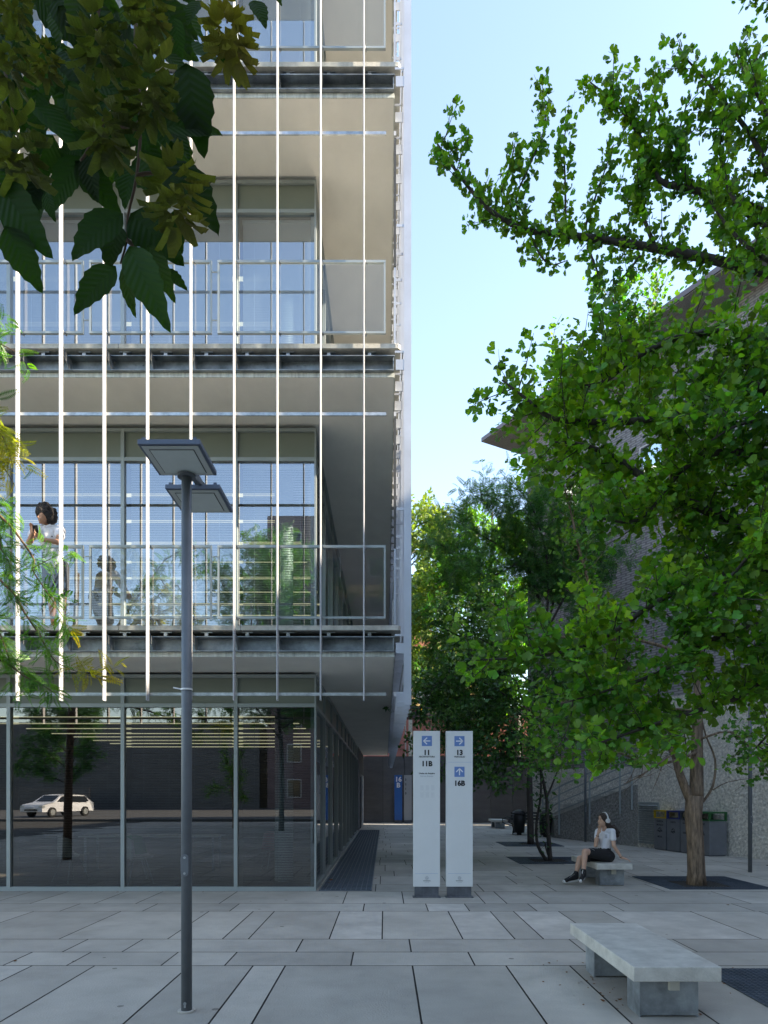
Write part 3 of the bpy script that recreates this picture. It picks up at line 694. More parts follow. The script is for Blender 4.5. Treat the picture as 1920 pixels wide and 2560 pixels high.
# stair wall, stairs and railing
SW0 = Vector((9.9, 15.4, 0)); 
def rw(Y): return 6.2+.386*(24.9-Y) if Y < 24.9 else 6.2+(Y-24.9)*.09
t = thing('retaining_wall', 'rough plastered wall with sloping top running beside the stairs', 'wall', (7.7, 21, 0))
prof = [(30.5, .05), (24.9, .80), (21.1, 1.87), (20.9, 1.9)]
def wallseg(mb, Ya, za, Yb, zb, th=.25, top=0):
    a = Vector((rw(Ya), Ya, 0)); b = Vector((rw(Yb), Yb, 0)); n = (b-a).cross(Vector((0, 0, 1))).normalized(); n = n if n.x > 0 else -n
    vs = [a, b, b+Vector((0, 0, zb)), a+Vector((0, 0, za))]; mb.prism(vs, n*th)
g = MB()
for (a, za), (b, zb) in zip(prof[:-1], prof[1:]): wallseg(g, a, za, b, zb)
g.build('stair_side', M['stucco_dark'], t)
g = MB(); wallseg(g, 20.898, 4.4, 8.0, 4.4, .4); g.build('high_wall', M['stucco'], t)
# louvre vent
v = MB(); 
def onw(Y, z, o=.0): 
    a = Vector((rw(Y), Y, z)); return a+Vector((-.933, -.36, 0))*o
dW = Vector((.36, -.933, 0)).normalized()
v.obox(onw(20.45, .74, .02), dW, (-.933, -.36, 0), (0, 0, 1), .42, .02, .62); vf = v.build('vent_frame', M['frame'], t)
v = MB()
for k in range(17): v.obox(onw(20.45, .20+k*.067, .05), dW, Vector((-.933, -.36, -.8)).normalized(), Vector((.6, .25, -.8)), .38, .022, .004)
v.build('louvres', M['galv'], t)
t = thing('entrance_stairs', 'stairs climbing along the grey building behind the railing', 'stairs', (7.5, 26, 0))
g = MB()
for k in range(12):
    Yk = 30.3-k*.78; z = (k+1)*.155; x = rw(Yk-.4)+.26
    g.prism([(rw(Yk)+.27, Yk, 0), (rw(Yk-.775)+.27, Yk-.775, 0), (rw(Yk-.775)+2.2, Yk-.775, 0), (rw(Yk)+2.2, Yk, 0)], (0, 0, z))
g.build('steps', M['bench_conc'], t)
t = thing('stair_railing', 'grey steel railing with three rails following the stairs', 'railing', (7, 26, 0))
def tz(Y):
    for (a, za), (b, zb) in zip(prof[:-1], prof[1:]):
        if b <= Y <= a: return za+(zb-za)*(a-Y)/(a-b)
    return prof[-1][1] if Y < 21 else .05
ys = [30.4, 29.6, 27.8, 26.2, 24.6, 23.0, 21.6, 21.1]
for Yk in ys:
    g = MB(); z = tz(Yk); g.box(rw(Yk)-.06, rw(Yk)-.01, Yk-.02, Yk+.02, max(.02, z-.75), z+1.0); g.build('post', M['frame'], t)
for dz in (.12, .42, .70, .98):
    g = MB()
    for a, b in zip(ys[:-1], ys[1:]): g.bar((rw(a)-.035, a, tz(a)+dz), (rw(b)-.035, b, tz(b)+dz), .035, .05 if dz > .9 else .03)
    g.build('rail', M['frame'], t)
# recycling bins along the wall
bl = Vector((.20, -.98, 0)).normalized(); bn = Vector((-.98, -.20, 0)).normalized(); b0 = Vector((7.86, 19.95, 0))
for i, (c, lines, lab) in enumerate(((M['yellow'], ('PLASTICA', 'METALLO', 'PLASTIC', 'METAL'), 'grey recycling bin with a yellow open lid frame, farthest of the row'), (M['blue'], ('CARTA', '', 'PAPER', ''), 'grey recycling bin with a blue lid frame, next to the yellow one'),
        (M['grey'], ('INDIFFERENZIATO', '', 'UNSORTED', ''), 'grey recycling bin with a dark grey lid frame in the middle of the row'), (M['green'], ('VETRO', '', 'GLASS', ''), 'grey recycling bin with a green lid frame, nearest of the row'))):
    cpt = b0+bl*(.3+i*.62)-bn*.25
    t = thing('recycling_bin', lab, 'recycling bin', (cpt.x, cpt.y, 0), 'recycling bins in a row by the plaster wall')
    up = Vector((0, 0, 1))
    g = MB(); g.obox(cpt+up*.47, bl, bn, up, .285, .25, .44); g.build('body', M['binbody'], t, bevel=.006)
    g = MB(); g.obox(cpt+up*.015, bl, bn, up, .27, .235, .0145); g.build('foot', M['signbase'], t)
    g = MB(); zc = 1.04
    g.obox(cpt+up*(.925), bl, bn, up, .295, .26, .014); g.obox(cpt+up*1.125, bl, bn, up, .295, .26, .02)
    for sx in (-1, 1):
        for sy in (-1, 1): g.obox(cpt+up*1.022+bl*sx*.27+bn*sy*.235, bl, bn, up, .025, .025, .082)
    g.build('lid_frame', c, t)
    for j, ln in enumerate(lines):
        if ln:
            p = cpt+bn*.253+up*(.80-(.10*j if j < 2 else .10+.17*(j-1)))
            text(ln, .07 if len(ln) < 10 else .045, p.x, p.y, p.z, M['black'], t, face=math.atan2(bl.y, bl.x), bold=.001)
            if i == 3: 
                q = cpt-Vector((0, 1, 0))*.30
    g = MB()
    pc = cpt+bn*.252+up*.58
    for k in range(3):
        a = k*2*math.pi/3
        g.obox(pc+bl*math.cos(a)*.05+up*math.sin(a)*.05, bl*math.cos(a+1.57)+up*math.sin(a+1.57), bn, bl*math.cos(a)+up*math.sin(a), .05, .001, .012)
    g.build('pictogram', M['black'], t)
# black bench and litter bins by the far tree
t = thing('black_metal_bench', 'black metal park bench with curled tubular armrests by the far tree', 'bench', (5.6, 27.5, 0))
for k, x in enumerate((5.22, 5.42)):
    g = MB(); pts = [W(1290, 2045, 27.5), W(1268, 2042, 27.5), W(1256, 2047, 27.5), W(1256, 2055, 27.5), W(1264, 2060, 27.5), W(1280, 2064, 27.5), W(1290, 2077, 27.5)]
    g.tube([p+Vector((k*.22, -.3*k, 0)) for p in pts], .02, 8); g.build('armrest', M['metal_black'], t)
g = MB()
for k in range(5): g.box(5.0, 6.4, 27.2+k*.08, 27.25+k*.08, .44, .46)
for k in range(3): g.box(5.1, 6.4, 27.65, 27.67, .56+k*.12, .63+k*.12)
g.build('slats', M['metal_black'], t)
for x in (5.15, 6.3): g = MB(); g.tube([(x, 27.2, .44), (x-.08, 27.1, 0)], .02, 8); g.tube([(x, 27.6, .44), (x+.1, 27.75, 0)], .02, 8); g.build('leg', M['metal_black'], t)
for (px, Y, lab) in ((1298, 26.8, 'round black litter bin left of the straight dark trunk'), (1364, 25.5, 'round black litter bin right of the straight dark trunk')):
    x = (px-VX)*Y/F; t = thing('litter_bin', lab, 'litter bin', (x, Y, 0), 'round black litter bins')
    g = MB(); g.tube([(x, Y, .08), (x, Y, .5), (x, Y, .82)], [.20, .235, .25], 20); g.build('body', M['metal_black'], t, smooth=True)
    g = MB(); g.tube([(x, Y, .86), (x, Y, .94), (x, Y, 1.0)], [.27, .2, .06], 20); g.build('hood', M['metal_black'], t)
    g = MB(); g.tube([(x, Y, 0), (x, Y, .08)], .1, 12); g.tube([(x-.2, Y, .8), (x-.2, Y, .88)], .012, 6); g.tube([(x+.2, Y, .8), (x+.2, Y, .88)], .012, 6); g.build('stand', M['metal_black'], t)

# ------------------------------------------------------------------ foliage
RNG = np.random.default_rng(11)
T_GINKGO = (np.array([(0, -.35, 0), (-.06, .0, 0), (-.52, .42, .10), (-.34, .72, .02), (-.06, .80, -.04), (0, .62, -.03), (.06, .80, -.04), (.34, .72, .02), (.52, .42, .10), (.06, 0, 0)], float),
            np.array([(1, 2, 3, 4), (1, 4, 5, 5), (5, 6, 9, 1), (9, 6, 7, 8)]))
T_GINKGO = (np.array([(0, 0, 0), (-.50, .40, .12), (-.36, .74, .02), (-.07, .84, -.06), (.01, .52, -.05), (.07, .86, -.08), (.36, .74, .02), (.50, .40, .12), (0, .3, -.05)], float),
            np.array([(0, 8, 2, 1), (8, 4, 3, 2), (8, 6, 5, 4), (0, 7, 6, 8)]))
T_OVAL = (np.array([(0, 0, 0), (-.22, .22, .05), (-.25, .55, .04), (0, 1, -.06), (.25, .55, .04), (.22, .22, .05), (0, .5, -.03)], float),
          np.array([(0, 6, 2, 1), (6, 3, 2, 2), (6, 4, 3, 3), (0, 5, 4, 6)]))
T_OVAL = (np.array([(0, 0, 0), (-.26, .38, .05), (0, 1, -.06), (.26, .38, .05)], float), np.array([(0, 3, 2, 1)]))
def frond_template(n=11, w=.26, lw=.045, droop=.25):
    vs = []; fs = []
    for i in range(n):
        s = (i+.6)/n; y = s; z = -droop*s*s; l = w*(.55+.45*math.sin(math.pi*min(1, s*1.0+.12)))
        for sg in (-1, 1):
            b = len(vs); h = lw*.55
            vs += [(0, y-h*.3, z), (sg*l*.5, y-h*.5+.03, z+.015), (sg*l, y+.06, z-.02), (sg*l*.5, y+h*.9+.03, z+.005)]
            fs.append((b, b+1, b+2, b+3))
    b = len(vs); vs += [(-.006, 0, 0), (.006, 0, 0), (.004, 1, -droop), (-.004, 1, -droop)]; fs.append((b, b+1, b+2, b+3))
    return np.array(vs, float), np.array(fs)
T_FROND = frond_template(8, .26, .13); T_FROND_NEAR = frond_template(12, .24, .095, .35)
def leaves(name, P, D, size, tmpl, m, parent, nbias=.9, sv=.3, jit=.7):
    """P points, D preferred directions, one leaf each"""
    P = np.asarray(P, float); D = np.asarray(D, float); n = len(P)
    d = D+RNG.normal(0, jit, (n, 3)); d /= np.linalg.norm(d, axis=1)[:, None]+1e-9
    up = RNG.normal(0, .55, (n, 3)); up[:, 2] += nbias
    x = np.cross(d, up); x /= np.linalg.norm(x, axis=1)[:, None]+1e-9; z = np.cross(x, d)
    s = size*(1+RNG.uniform(-sv, sv, n))
    T, Fc = tmpl
    V = P[:, None, :]+s[:, None, None]*(T[None, :, 0, None]*x[:, None, :]+T[None, :, 1, None]*d[:, None, :]+T[None, :, 2, None]*z[:, None, :])
    k = len(T); Fa = (Fc[None]+(np.arange(n)*k)[:, None, None]).reshape(-1, Fc.shape[1])
    return npmesh(name, V.reshape(-1, 3), Fa, m, parent, nper=Fc.shape[1])
def poly_len(p): return sum((p[i+1]-p[i]).length for i in range(len(p)-1))
def poly_at(p, s):
    for i in range(len(p)-1):
        l = (p[i+1]-p[i]).length
        if s <= l or i == len(p)-2: return p[i].lerp(p[i+1], min(1, s/max(l, 1e-6))), (p[i+1]-p[i]).normalized()
        s -= l
def smooth_poly(p, n=3):
    out = []
    for i in range(len(p)-1):
        a = p[max(0, i-1)]; b = p[i]; c = p[i+1]; d = p[min(len(p)-1, i+2)]
        for k in range(n):
            t = k/n; out.append(.5*((2*b)+(-a+c)*t+(2*a-5*b+4*c-d)*t*t+(-a+3*b-3*c+d)*t**3))
    return out+[p[-1]]
rt = random.Random(21)
def rv(s=1): return Vector((rt.gauss(0, s), rt.gauss(0, s), rt.gauss(0, s)))
class Tree:
    def __init__(s): s.w = MB(); s.P = []; s.D = []
    def limb(s, pts, r0, r1, n=7, sm=3):
        p = smooth_poly([Vector(q) for q in pts], sm); k = len(p)
        s.w.tube(p, [r0+(r1-r0)*i/(k-1) for i in range(k)], n); return p
    def leafline(s, p, dens, spread=.05, start=0):
        L = poly_len(p); N = int(L*dens)
        for i in range(N):
            q, d = poly_at(p, L*(start+(1-start)*rt.random())); o = rv(1); o = (o-d*o.dot(d)); o.normalize()
            s.P.append(q+o*rt.uniform(.2, 1)*spread); s.D.append(o*.8+d*.5+Vector((0, 0, -.15)))
    def shoots(s, p, per_m, L, dens, spread, up=.5, start=.15, r=.006, fwd=.5, sub=0, side=None, wood=True):
        tot = poly_len(p); N = max(1, int(tot*(1-start)*per_m))
        for i in range(N):
            q, d = poly_at(p, tot*(start+(1-start)*(i+rt.random())/N))
            o = rv(1); o = (o-d*o.dot(d)).normalized()
            if side is not None: o = (o*.6+Vector(side)).normalized()
            dr = (o+d*fwd+Vector((0, 0, up))).normalized(); l = L*rt.uniform(.45, 1.15)
            pts = [q]; 
            for k in range(4): dr = (dr+rv(.10)+Vector((0, 0, .04*up))).normalized(); pts.append(pts[-1]+dr*l/4)
            if wood: s.w.tube(pts, [r, r*.85, r*.7, r*.5, r*.3], 4, cap=False)
            s.leafline(pts, dens, spread)
            if sub: s.shoots(pts, sub, L*.4, dens, spread, up*.6, .2, r*.5, .6, 0, None, wood=r > .004)
    def cull(s, f):
        k = [i for i, q in enumerate(s.P) if not f(q)]; s.P = [s.P[i] for i in k]; s.D = [s.D[i] for i in k]
    def finish(s, root, bark, leafname, size, tmpl, lm, **kw):
        s.w.build('trunk', bark, root, smooth=True)
        return leaves(leafname, [tuple(q) for q in s.P], [tuple(q) for q in s.D], size, tmpl, lm, root, **kw)
def PX(l): return [W(*q) for q in l]

# near ginkgo whose trunk stands outside the right edge
root = thing('ginkgo_tree', 'nearest ginkgo whose leafy branches reach in from the right edge across the sky', 'tree', (4.6, 5.9, 0), 'trees of the square')
T = Tree()
T.limb([(4.6, 5.9, 0), (4.55, 5.9, 2), (4.6, 6.0, 4.2), (4.5, 6.0, 6.5), (4.3, 6.1, 9)], .17, .06, 14)
up_ = [
 ([(2250, 800, 6), (2050, 720, 6), (1851, 665, 6), (1680, 628, 6), (1527, 602, 6), (1400, 585, 6), (1307, 573, 6), (1220, 521, 5.9), (1150, 440, 5.9), (1093, 359, 5.9)], .05, .008),
 ([(2250, 700, 6.2), (1920, 533, 6.1), (1735, 475, 6), (1648, 450, 6), (1610, 360, 6), (1550, 270, 6), (1475, 205, 6)], .04, .006),
 ([(2250, 650, 5.9), (1960, 470, 5.8), (1880, 340, 5.8), (1790, 230, 5.8), (1710, 140, 5.8)], .035, .006),
 ([(2250, 560, 6.3), (2000, 300, 6.2), (1880, 200, 6.2), (1840, 130, 6.2)], .035, .006),
 ([(2250, 250, 6), (2050, 60, 5.9), (1930, 0, 5.9), (1840, -25, 5.9)], .03, .006),
 ([(1640, 622, 6), (1600, 500, 6), (1640, 400, 6.1)], .02, .006),
 ([(2250, 750, 5.6), (2000, 690, 5.5), (1850, 600, 5.5), (1760, 480, 5.5)], .03, .006),
 ([(1735, 475, 6), (1690, 380, 5.9), (1720, 250, 5.9)], .015, .005), ([(2250, 500, 5.7), (2000, 400, 5.7), (1900, 250, 5.7), (1870, 180, 5.7)], .03, .005),
 ([(2250, 650, 5.8), (2000, 600, 5.8), (1850, 520, 5.8), (1800, 380, 5.8), (1820, 260, 5.8)], .03, .005)]
for pts, a, b in up_:
    p = T.limb(PX(pts), a, b, 6); T.leafline(p, 120, .08, .30)
    T.shoots(p, 8, .36, 70, .05, .5, .25, .005, .4, 1.2)
for pts in ([(1320, 575, 6), (1290, 500, 6), (1330, 400, 6), (1365, 300, 6), (1352, 195, 6)], [(1415, 580, 6), (1413, 450, 6), (1410, 360, 6), (1420, 296, 6)],
            [(1465, 560, 6), (1500, 460, 6), (1535, 360, 6)], [(1230, 540, 6), (1270, 430, 6), (1290, 345, 6)], [(1560, 600, 6), (1590, 500, 6), (1600, 400, 6)],
            [(1330, 600, 6), (1370, 660, 6), (1420, 650, 6)], [(1470, 620, 6), (1500, 700, 6), (1490, 730, 6)], [(1600, 640, 6), (1560, 690, 6), (1530, 720, 6)],
            [(1610, 330, 6), (1560, 270, 6), (1500, 275, 6)], [(1860, 640, 6), (1800, 560, 6), (1790, 440, 6)], [(1700, 460, 6), (1640, 250, 6), (1640, 170, 6)]):
    p = T.limb(PX(pts), .012, .003, 5); T.leafline(p, 150, .07, .0); T.shoots(p, 5, .16, 80, .05, .5, .1, .003)
T.finish(root, M['bark_dark'], 'crown', .056, T_GINKGO, M['ginkgo'], nbias=.35, sv=.42, jit=.9)
# its lower limbs with larger leaves (a second mesh of leaves of the same tree)
T = Tree()
low = [
 ([(2200, 1000, 5.6), (1920, 976, 5.3), (1840, 962, 5.2), (1740, 1000, 5.1), (1643, 1046, 5), (1500, 1055, 5), (1380, 1045, 4.9), (1320, 1000, 4.9), (1255, 950, 4.9)], .05),
 ([(2250, 1400, 5.6), (1920, 1323, 5.3), (1770, 1277, 5.1), (1614, 1196, 5), (1539, 1144, 5), (1450, 1110, 4.9), (1385, 1105, 4.9)], .05),
 ([(2200, 850, 5.6), (1950, 860, 5.4), (1800, 830, 5.3), (1680, 850, 5.2), (1580, 900, 5.2), (1500, 960, 5.1), (1400, 960, 5.1), (1440, 940, 5.1)], .035),
 ([(2200, 1200, 5.4), (1950, 1150, 5.2), (1800, 1130, 5), (1700, 1180, 5), (1600, 1300, 4.9), (1480, 1290, 4.9)], .035),
 ([(2200, 1500, 5.4), (1950, 1430, 5.2), (1800, 1440, 5), (1650, 1500, 4.8), (1500, 1600, 4.7), (1350, 1640, 4.6), (1180, 1650, 4.6)], .035),
 ([(2200, 1600, 5.2), (1920, 1560, 5), (1780, 1600, 4.8), (1650, 1680, 4.7), (1540, 1720, 4.6), (1400, 1760, 4.6)], .03),
 ([(2200, 1750, 5.2), (1950, 1700, 5), (1830, 1750, 4.8), (1700, 1790, 4.6), (1580, 1830, 4.5), (1490, 1860, 4.5)], .03),
 ([(2200, 1800, 5.2), (1980, 1800, 5), (1890, 1870, 4.8)], .02),
 ([(2200, 950, 5.0), (1960, 1040, 4.9), (1850, 1060, 4.8), (1780, 1100, 4.7)], .02),
 ([(2200, 900, 5.6), (1950, 900, 5.5), (1800, 930, 5.5), (1690, 960, 5.5)], .02),
 ([(2200, 1400, 5.6), (1950, 1380, 5.5), (1800, 1390, 5.5), (1640, 1400, 5.5)], .02),
 ([(2200, 1220, 5.7), (1950, 1230, 5.6), (1800, 1210, 5.6), (1690, 1260, 5.6), (1600, 1240, 5.6)], .02),
 ([(2200, 1300, 4.9), (1980, 1230, 4.8), (1880, 1380, 4.7), (1790, 1480, 4.6), (1720, 1560, 4.6)], .02)]
for pts, a in low:
    p = T.limb(PX(pts), a, .006, 6); T.leafline(p, 100, .10, .22)
    T.shoots(p, 15, .46, 78, .075, .30, .15, .005, .4, 2.2)
T.w.build('branches', M['bark_dark'], root, smooth=True)
leaves('crown', [tuple(q) for q in T.P], [tuple(q) for q in T.D], .058, T_GINKGO, M['ginkgo'], root, nbias=.6, sv=.42, jit=.8)

# second ginkgo by the seated woman
root = thing('ginkgo_tree', 'ginkgo with a thick forked trunk right of the seated woman', 'tree', (5.55, 12.15, 0), 'trees of the square')
T = Tree(); Y = 12.15
T.w.tube([W(1741, 2216, Y), W(1741, 2180, Y), W(1738, 2100, Y), W(1733, 2040, Y), W(1737, 1990, Y)], [.175, .150, .14, .145, .15], 18)
main = T.limb([W(1741, 2000, Y), W(1742, 1900, Y), W(1744, 1780, Y), W(1745, 1600, Y), W(1700, 1300, Y), W(1630, 1000, Y), W(1525, 730, Y)], .125, .012, 12)
T.limb([W(1730, 2010, Y), W(1707, 1955, Y), W(1690, 1900, Y), W(1675, 1800, Y+.1)], .085, .05, 10)
T.limb([W(1757, 2005, Y), W(1782, 1965, Y), W(1788, 1900, Y), W(1765, 1840, Y), W(1755, 1800, Y)], .025, .012, 7)
T.limb([W(1782, 1975, Y), W(1820, 1955, Y), W(1885, 1945, Y)], .012, .004, 5)
for pts, a in (([(1690, 1900, 12.1), (1640, 1800, 12), (1560, 1650, 12), (1470, 1450, 12.1), (1420, 1250, 12.2), (1380, 1120, 12.2)], .05),
    ([(1744, 1880, 12.1), (1640, 1910, 11.6), (1500, 1870, 11.2), (1380, 1900, 11), (1290, 1890, 10.8)], .03),
    ([(1744, 1780, 12.1), (1600, 1760, 11.6), (1450, 1740, 11.3), (1330, 1800, 11.1)], .03),
    ([(1744, 1650, 12.1), (1600, 1600, 11.8), (1450, 1600, 11.5), (1300, 1560, 11.4), (1220, 1500, 11.4)], .035),
    ([(1700, 1300, 12.1), (1560, 1230, 12), (1440, 1150, 12), (1350, 1000, 12)], .03),
    ([(1640, 1050, 12.1), (1540, 980, 12), (1430, 940, 12), (1380, 860, 12)], .025),
    ([(1630, 1000, 12.1), (1620, 850, 12), (1640, 720, 12)], .02), ([(1700, 1300, 12.1), (1760, 1100, 12), (1780, 900, 12)], .03),
    ([(1744, 1850, 12.1), (1830, 1830, 11.8), (1900, 1900, 11.6), (1930, 1950, 11.5)], .025),
    ([(1745, 1600, 12.1), (1850, 1500, 12), (1950, 1350, 12)], .03), ([(1744, 1750, 12.1), (1850, 1700, 12.4), (1960, 1650, 12.6)], .03),
    ([(1740, 1850, 12.1), (1660, 1900, 11.5), (1600, 1940, 11.2), (1560, 1960, 11.0)], .02),
    ([(1740, 1840, 12.1), (1650, 1820, 12.6), (1500, 1800, 13), (1400, 1860, 13.2), (1340, 1900, 13.2)], .02)):
    p = T.limb(PX(pts), a, .007, 6); T.leafline(p, 45, .18, .25); T.shoots(p, 9, .8, 30, .11, .30, .2, .006, .4, 2)
T.shoots(main, 4, .8, 30, .1, .3, .45, .006, .3, 1.5)
T.shoots(main, 16, .6, 60, .08, .6, .72, .006, .3, 1.5)
T.cull(lambda q: q.z < 1.75 or (q.z < 2.05 and .28 < q.x/q.y < .40) or (q.z < 2.5 and .40 < q.x/q.y < .47))
T.finish(root, M['bark'], 'crown', .080, T_GINKGO, M['ginkgo_far'], nbias=.8)
GINK = root

# twin-stemmed thin tree
root = thing('thin_twin_tree', 'thin twin-stemmed tree behind the seated woman with dark hanging foliage', 'tree', (3.97, 16.5, 0), 'trees of the square')
T = Tree(); Y = 16.5
a1 = T.limb([W(1376, 2153, Y), W(1372, 2100, Y), W(1368, 2040, Y), W(1366, 1990, Y), W(1345, 1900, Y), W(1320, 1800, Y), W(1290, 1700, Y)], .06, .02, 9)
a2 = T.limb([W(1368, 2153, Y), W(1345, 2115, Y), W(1341, 2060, Y), W(1352, 1990, Y), W(1352, 1930, Y)], .045, .02, 8)
T.limb([W(1375, 2150, Y), W(1366, 2125, Y), W(1363, 2108, Y)], .025, .018, 6)
a3 = T.limb([W(1366, 1995, Y), W(1385, 1950, Y), W(1400, 1900, Y), W(1405, 1800, Y)], .03, .01, 7)
for p in (a1, a2): T.shoots(p, 7, .3, 22, .08, .2, .12, .004, .4)
for pts in ([(1330, 1850, 16.4), (1260, 1830, 16), (1190, 1870, 15.6), (1140, 1930, 15.4)], [(1320, 1800, 16.4), (1250, 1750, 16.2), (1160, 1740, 16), (1090, 1770, 15.8)], [(1290, 1700, 16.5), (1200, 1660, 16.4), (1120, 1670, 16.4), (1060, 1720, 16.4)],
            [(1310, 1800, 16.4), (1350, 1720, 16), (1330, 1640, 16)], [(1400, 1850, 16.4), (1450, 1780, 16.4), (1440, 1690, 16.4)], [(1290, 1700, 16.5), (1240, 1620, 16.5), (1180, 1590, 16.5)], [(1345, 1900, 16.4), (1270, 1900, 15.8), (1220, 1960, 15.6)], [(1330, 1850, 16.4), (1230, 1800, 17), (1100, 1850, 17.3), (1060, 1900, 17.4)], [(1320, 1780, 16.4), (1200, 1700, 16), (1100, 1700, 15.6), (1050, 1800, 15.4)], [(1330, 1830, 16.4), (1290, 1870, 15.8), (1200, 1880, 15.2), (1160, 1950, 15)], [(1345, 1850, 16.5), (1400, 1800, 16), (1380, 1700, 15.8)]):
    p = T.limb(PX(pts), .02, .006, 5); T.leafline(p, 30, .2, .2); T.shoots(p, 15, .8, 30, .14, .08, .1, .005, .4, 2)
T.finish(root, M['bark_dark'], 'crown', .13, T_OVAL, M['dark_leaf'], nbias=.8)

# honey locust behind, straight dark trunk
root = thing('locust_tree', 'feathery locust tree with a straight dark trunk in front of the grey building corner', 'tree', (4.67, 21.9, 0), 'trees of the square')
T = Tree(); Y = 21.9
a1 = T.limb([W(1327, 2112, Y), W(1326, 2050, Y), W(1324, 1960, Y), W(1328, 1850, Y), W(1345, 1720, Y), W(1365, 1580, Y)], .115, .06, 12)
for pts in ([(1365, 1580), (1330, 1450), (1270, 1380), (1190, 1330), (1120, 1290)], [(1350, 1500), (1300, 1370), (1260, 1260), (1200, 1235)], [(1365, 1580), (1370, 1420), (1340, 1290), (1300, 1225)], [(1365, 1580), (1400, 1420), (1390, 1300), (1360, 1235)],
            [(1365, 1580), (1430, 1450), (1460, 1330), (1480, 1250)], [(1355, 1650), (1270, 1560), (1180, 1480), (1110, 1430)], [(1345, 1720), (1250, 1650), (1150, 1590), (1080, 1560)], [(1345, 1720), (1420, 1600), (1490, 1480), (1520, 1380)], [(1335, 1800), (1240, 1760), (1140, 1700), (1070, 1700)],
            [(1300, 1400), (1230, 1440), (1150, 1400), (1090, 1350)], [(1330, 1830), (1400, 1740), (1480, 1650)]):
    o = rt.uniform(-1.2, .9); k = len(pts)
    p = T.limb([W(x, y, Y+o*i/(k-1)*1.2) for i, (x, y) in enumerate(pts)], .045, .010, 6); T.leafline(p, 22, .3, .25); T.shoots(p, 12, 1.15, 15, .15, .12, .2, .008, .5, 1.8)
T.finish(root, M['bark_dark'], 'crown', .30, T_FROND, M['locust'], nbias=.5)
LOCUST = root

# background trees beyond the end wall
def blob_tree(name, label, x, Y, z0, z1, rad, n, size, lm, seed):
    root = thing(name, label, 'tree', (x, Y, 0), 'trees beyond the end wall'); T = Tree(); rt.seed(seed)
    tr = T.limb([(x, Y, 0), (x+.2, Y, z0), (x-.1, Y, (z0+z1)/2), (x, Y, z1-1)], .28, .06, 10)
    for i in range(n):
        h = i/n; z = z0+(z1-z0)*h*.9; a = rt.uniform(0, 6.28); l = rad*rt.uniform(.6, 1.05)*math.sin(math.pi*(.18+.78*h))**.6
        b = Vector((x, Y, z)); e = b+Vector((math.cos(a)*l, math.sin(a)*l, l*.45))
        p = T.limb([b, b.lerp(e, .5)+Vector((0, 0, .2))+rv(.2), e], .06, .015, 5, 2)
        T.shoots(p, 4.5, 1.6, 20, .32, .25, .3, .012, .5, 1.8)
    return T.finish(root, M['bark_dark'], 'crown', size, T_OVAL, lm, nbias=.6)
blob_tree('background_tree', 'tall yellow-green sunlit tree touching the glass building edge', 1.9, 52, 5, 25, 5.4, 44, .38, M['yellow_leaf'], 3)
blob_tree('background_tree', 'lime green sunlit tree behind the locust crown', 7.4, 47, 5, 22, 4.4, 40, .34, M['lime_leaf'], 4)
blob_tree('background_tree', 'dark green tree low behind the two white totems', 5.0, 41, 4, 13.5, 2.9, 26, .26, M['dark_leaf'], 5)
rt.seed(77)

# locust sprays at the left edge; trunk stands out of frame
root = thing('locust_tree', 'honey locust reaching sunlit pinnate sprays in from the left edge', 'tree', (-7.8, 6.0, 0), 'trees of the square')
T = Tree(); Y = 7.8
T.limb([(-7.8, 6.0, 0), (-7.75, 6.0, 2.4), (-7.6, 6.1, 4.5), (-7.5, 6.1, 7)], .11, .05, 12)
hub = Vector((-7.62, 6.05, 4.0))
for pts in ([(-150, 1190), (0, 1290), (60, 1360), (85, 1400), (82, 1425), (110, 1470), (150, 1530), (175, 1580)],
            [(-150, 1390), (10, 1460), (60, 1530), (100, 1590), (135, 1650), (195, 1680), (262, 1700)],
            [(-150, 1600), (0, 1650), (60, 1690), (110, 1715), (150, 1745)],
            [(-150, 800), (-20, 850), (40, 880)], [(-150, 960), (-30, 1040), (10, 1100), (30, 1160)], [(-150, 1000), (-40, 1060), (15, 1080), (45, 1110)], [(-150, 1080), (-30, 1130), (10, 1170), (40, 1220)],
            [(-150, 1480), (-20, 1560), (20, 1640), (30, 1700)], [(82, 1420), (120, 1400), (150, 1385)], [(-100, 1300), (0, 1370), (30, 1430)]):
    o = rt.uniform(-.3, .4); q = [W(x, y, Y+o) for x, y in pts]
    if pts[0][0] < -90: q = [hub]+q
    p = T.limb(q, .022 if pts[0][0] < -90 else .005, .002, 6)
    T.leafline(p, 20, .04, .5); T.shoots(p, 6, .34, 24, .04, .0, .55, .002, .7, 0)
T.cull(lambda q: 40 < VX+F*q.x/q.y < 185 and 1225 < VY-F*(q.z-EYE)/q.y < 1345)
def yel(q): px = VX+F*q.x/q.y; py = VY-F*(q.z-EYE)/q.y; return (px < 70 and 1020 < py < 1240) or (px > 175 and py > 1560)
YP = [(tuple(p), tuple(d)) for p, d in zip(T.P, T.D) if yel(p)]; T.cull(yel)
leaves('yellowing_leaves', [p for p, d in YP], [d for p, d in YP], .18, T_FROND_NEAR, leafmat('yellowing locust leaflet', (.26, .27, .02), .02, .3, .5), root, nbias=.7, jit=.5)
T.finish(root, M['twig'], 'crown', .17, T_FROND_NEAR, M['locust_near'], nbias=.7, jit=.5)

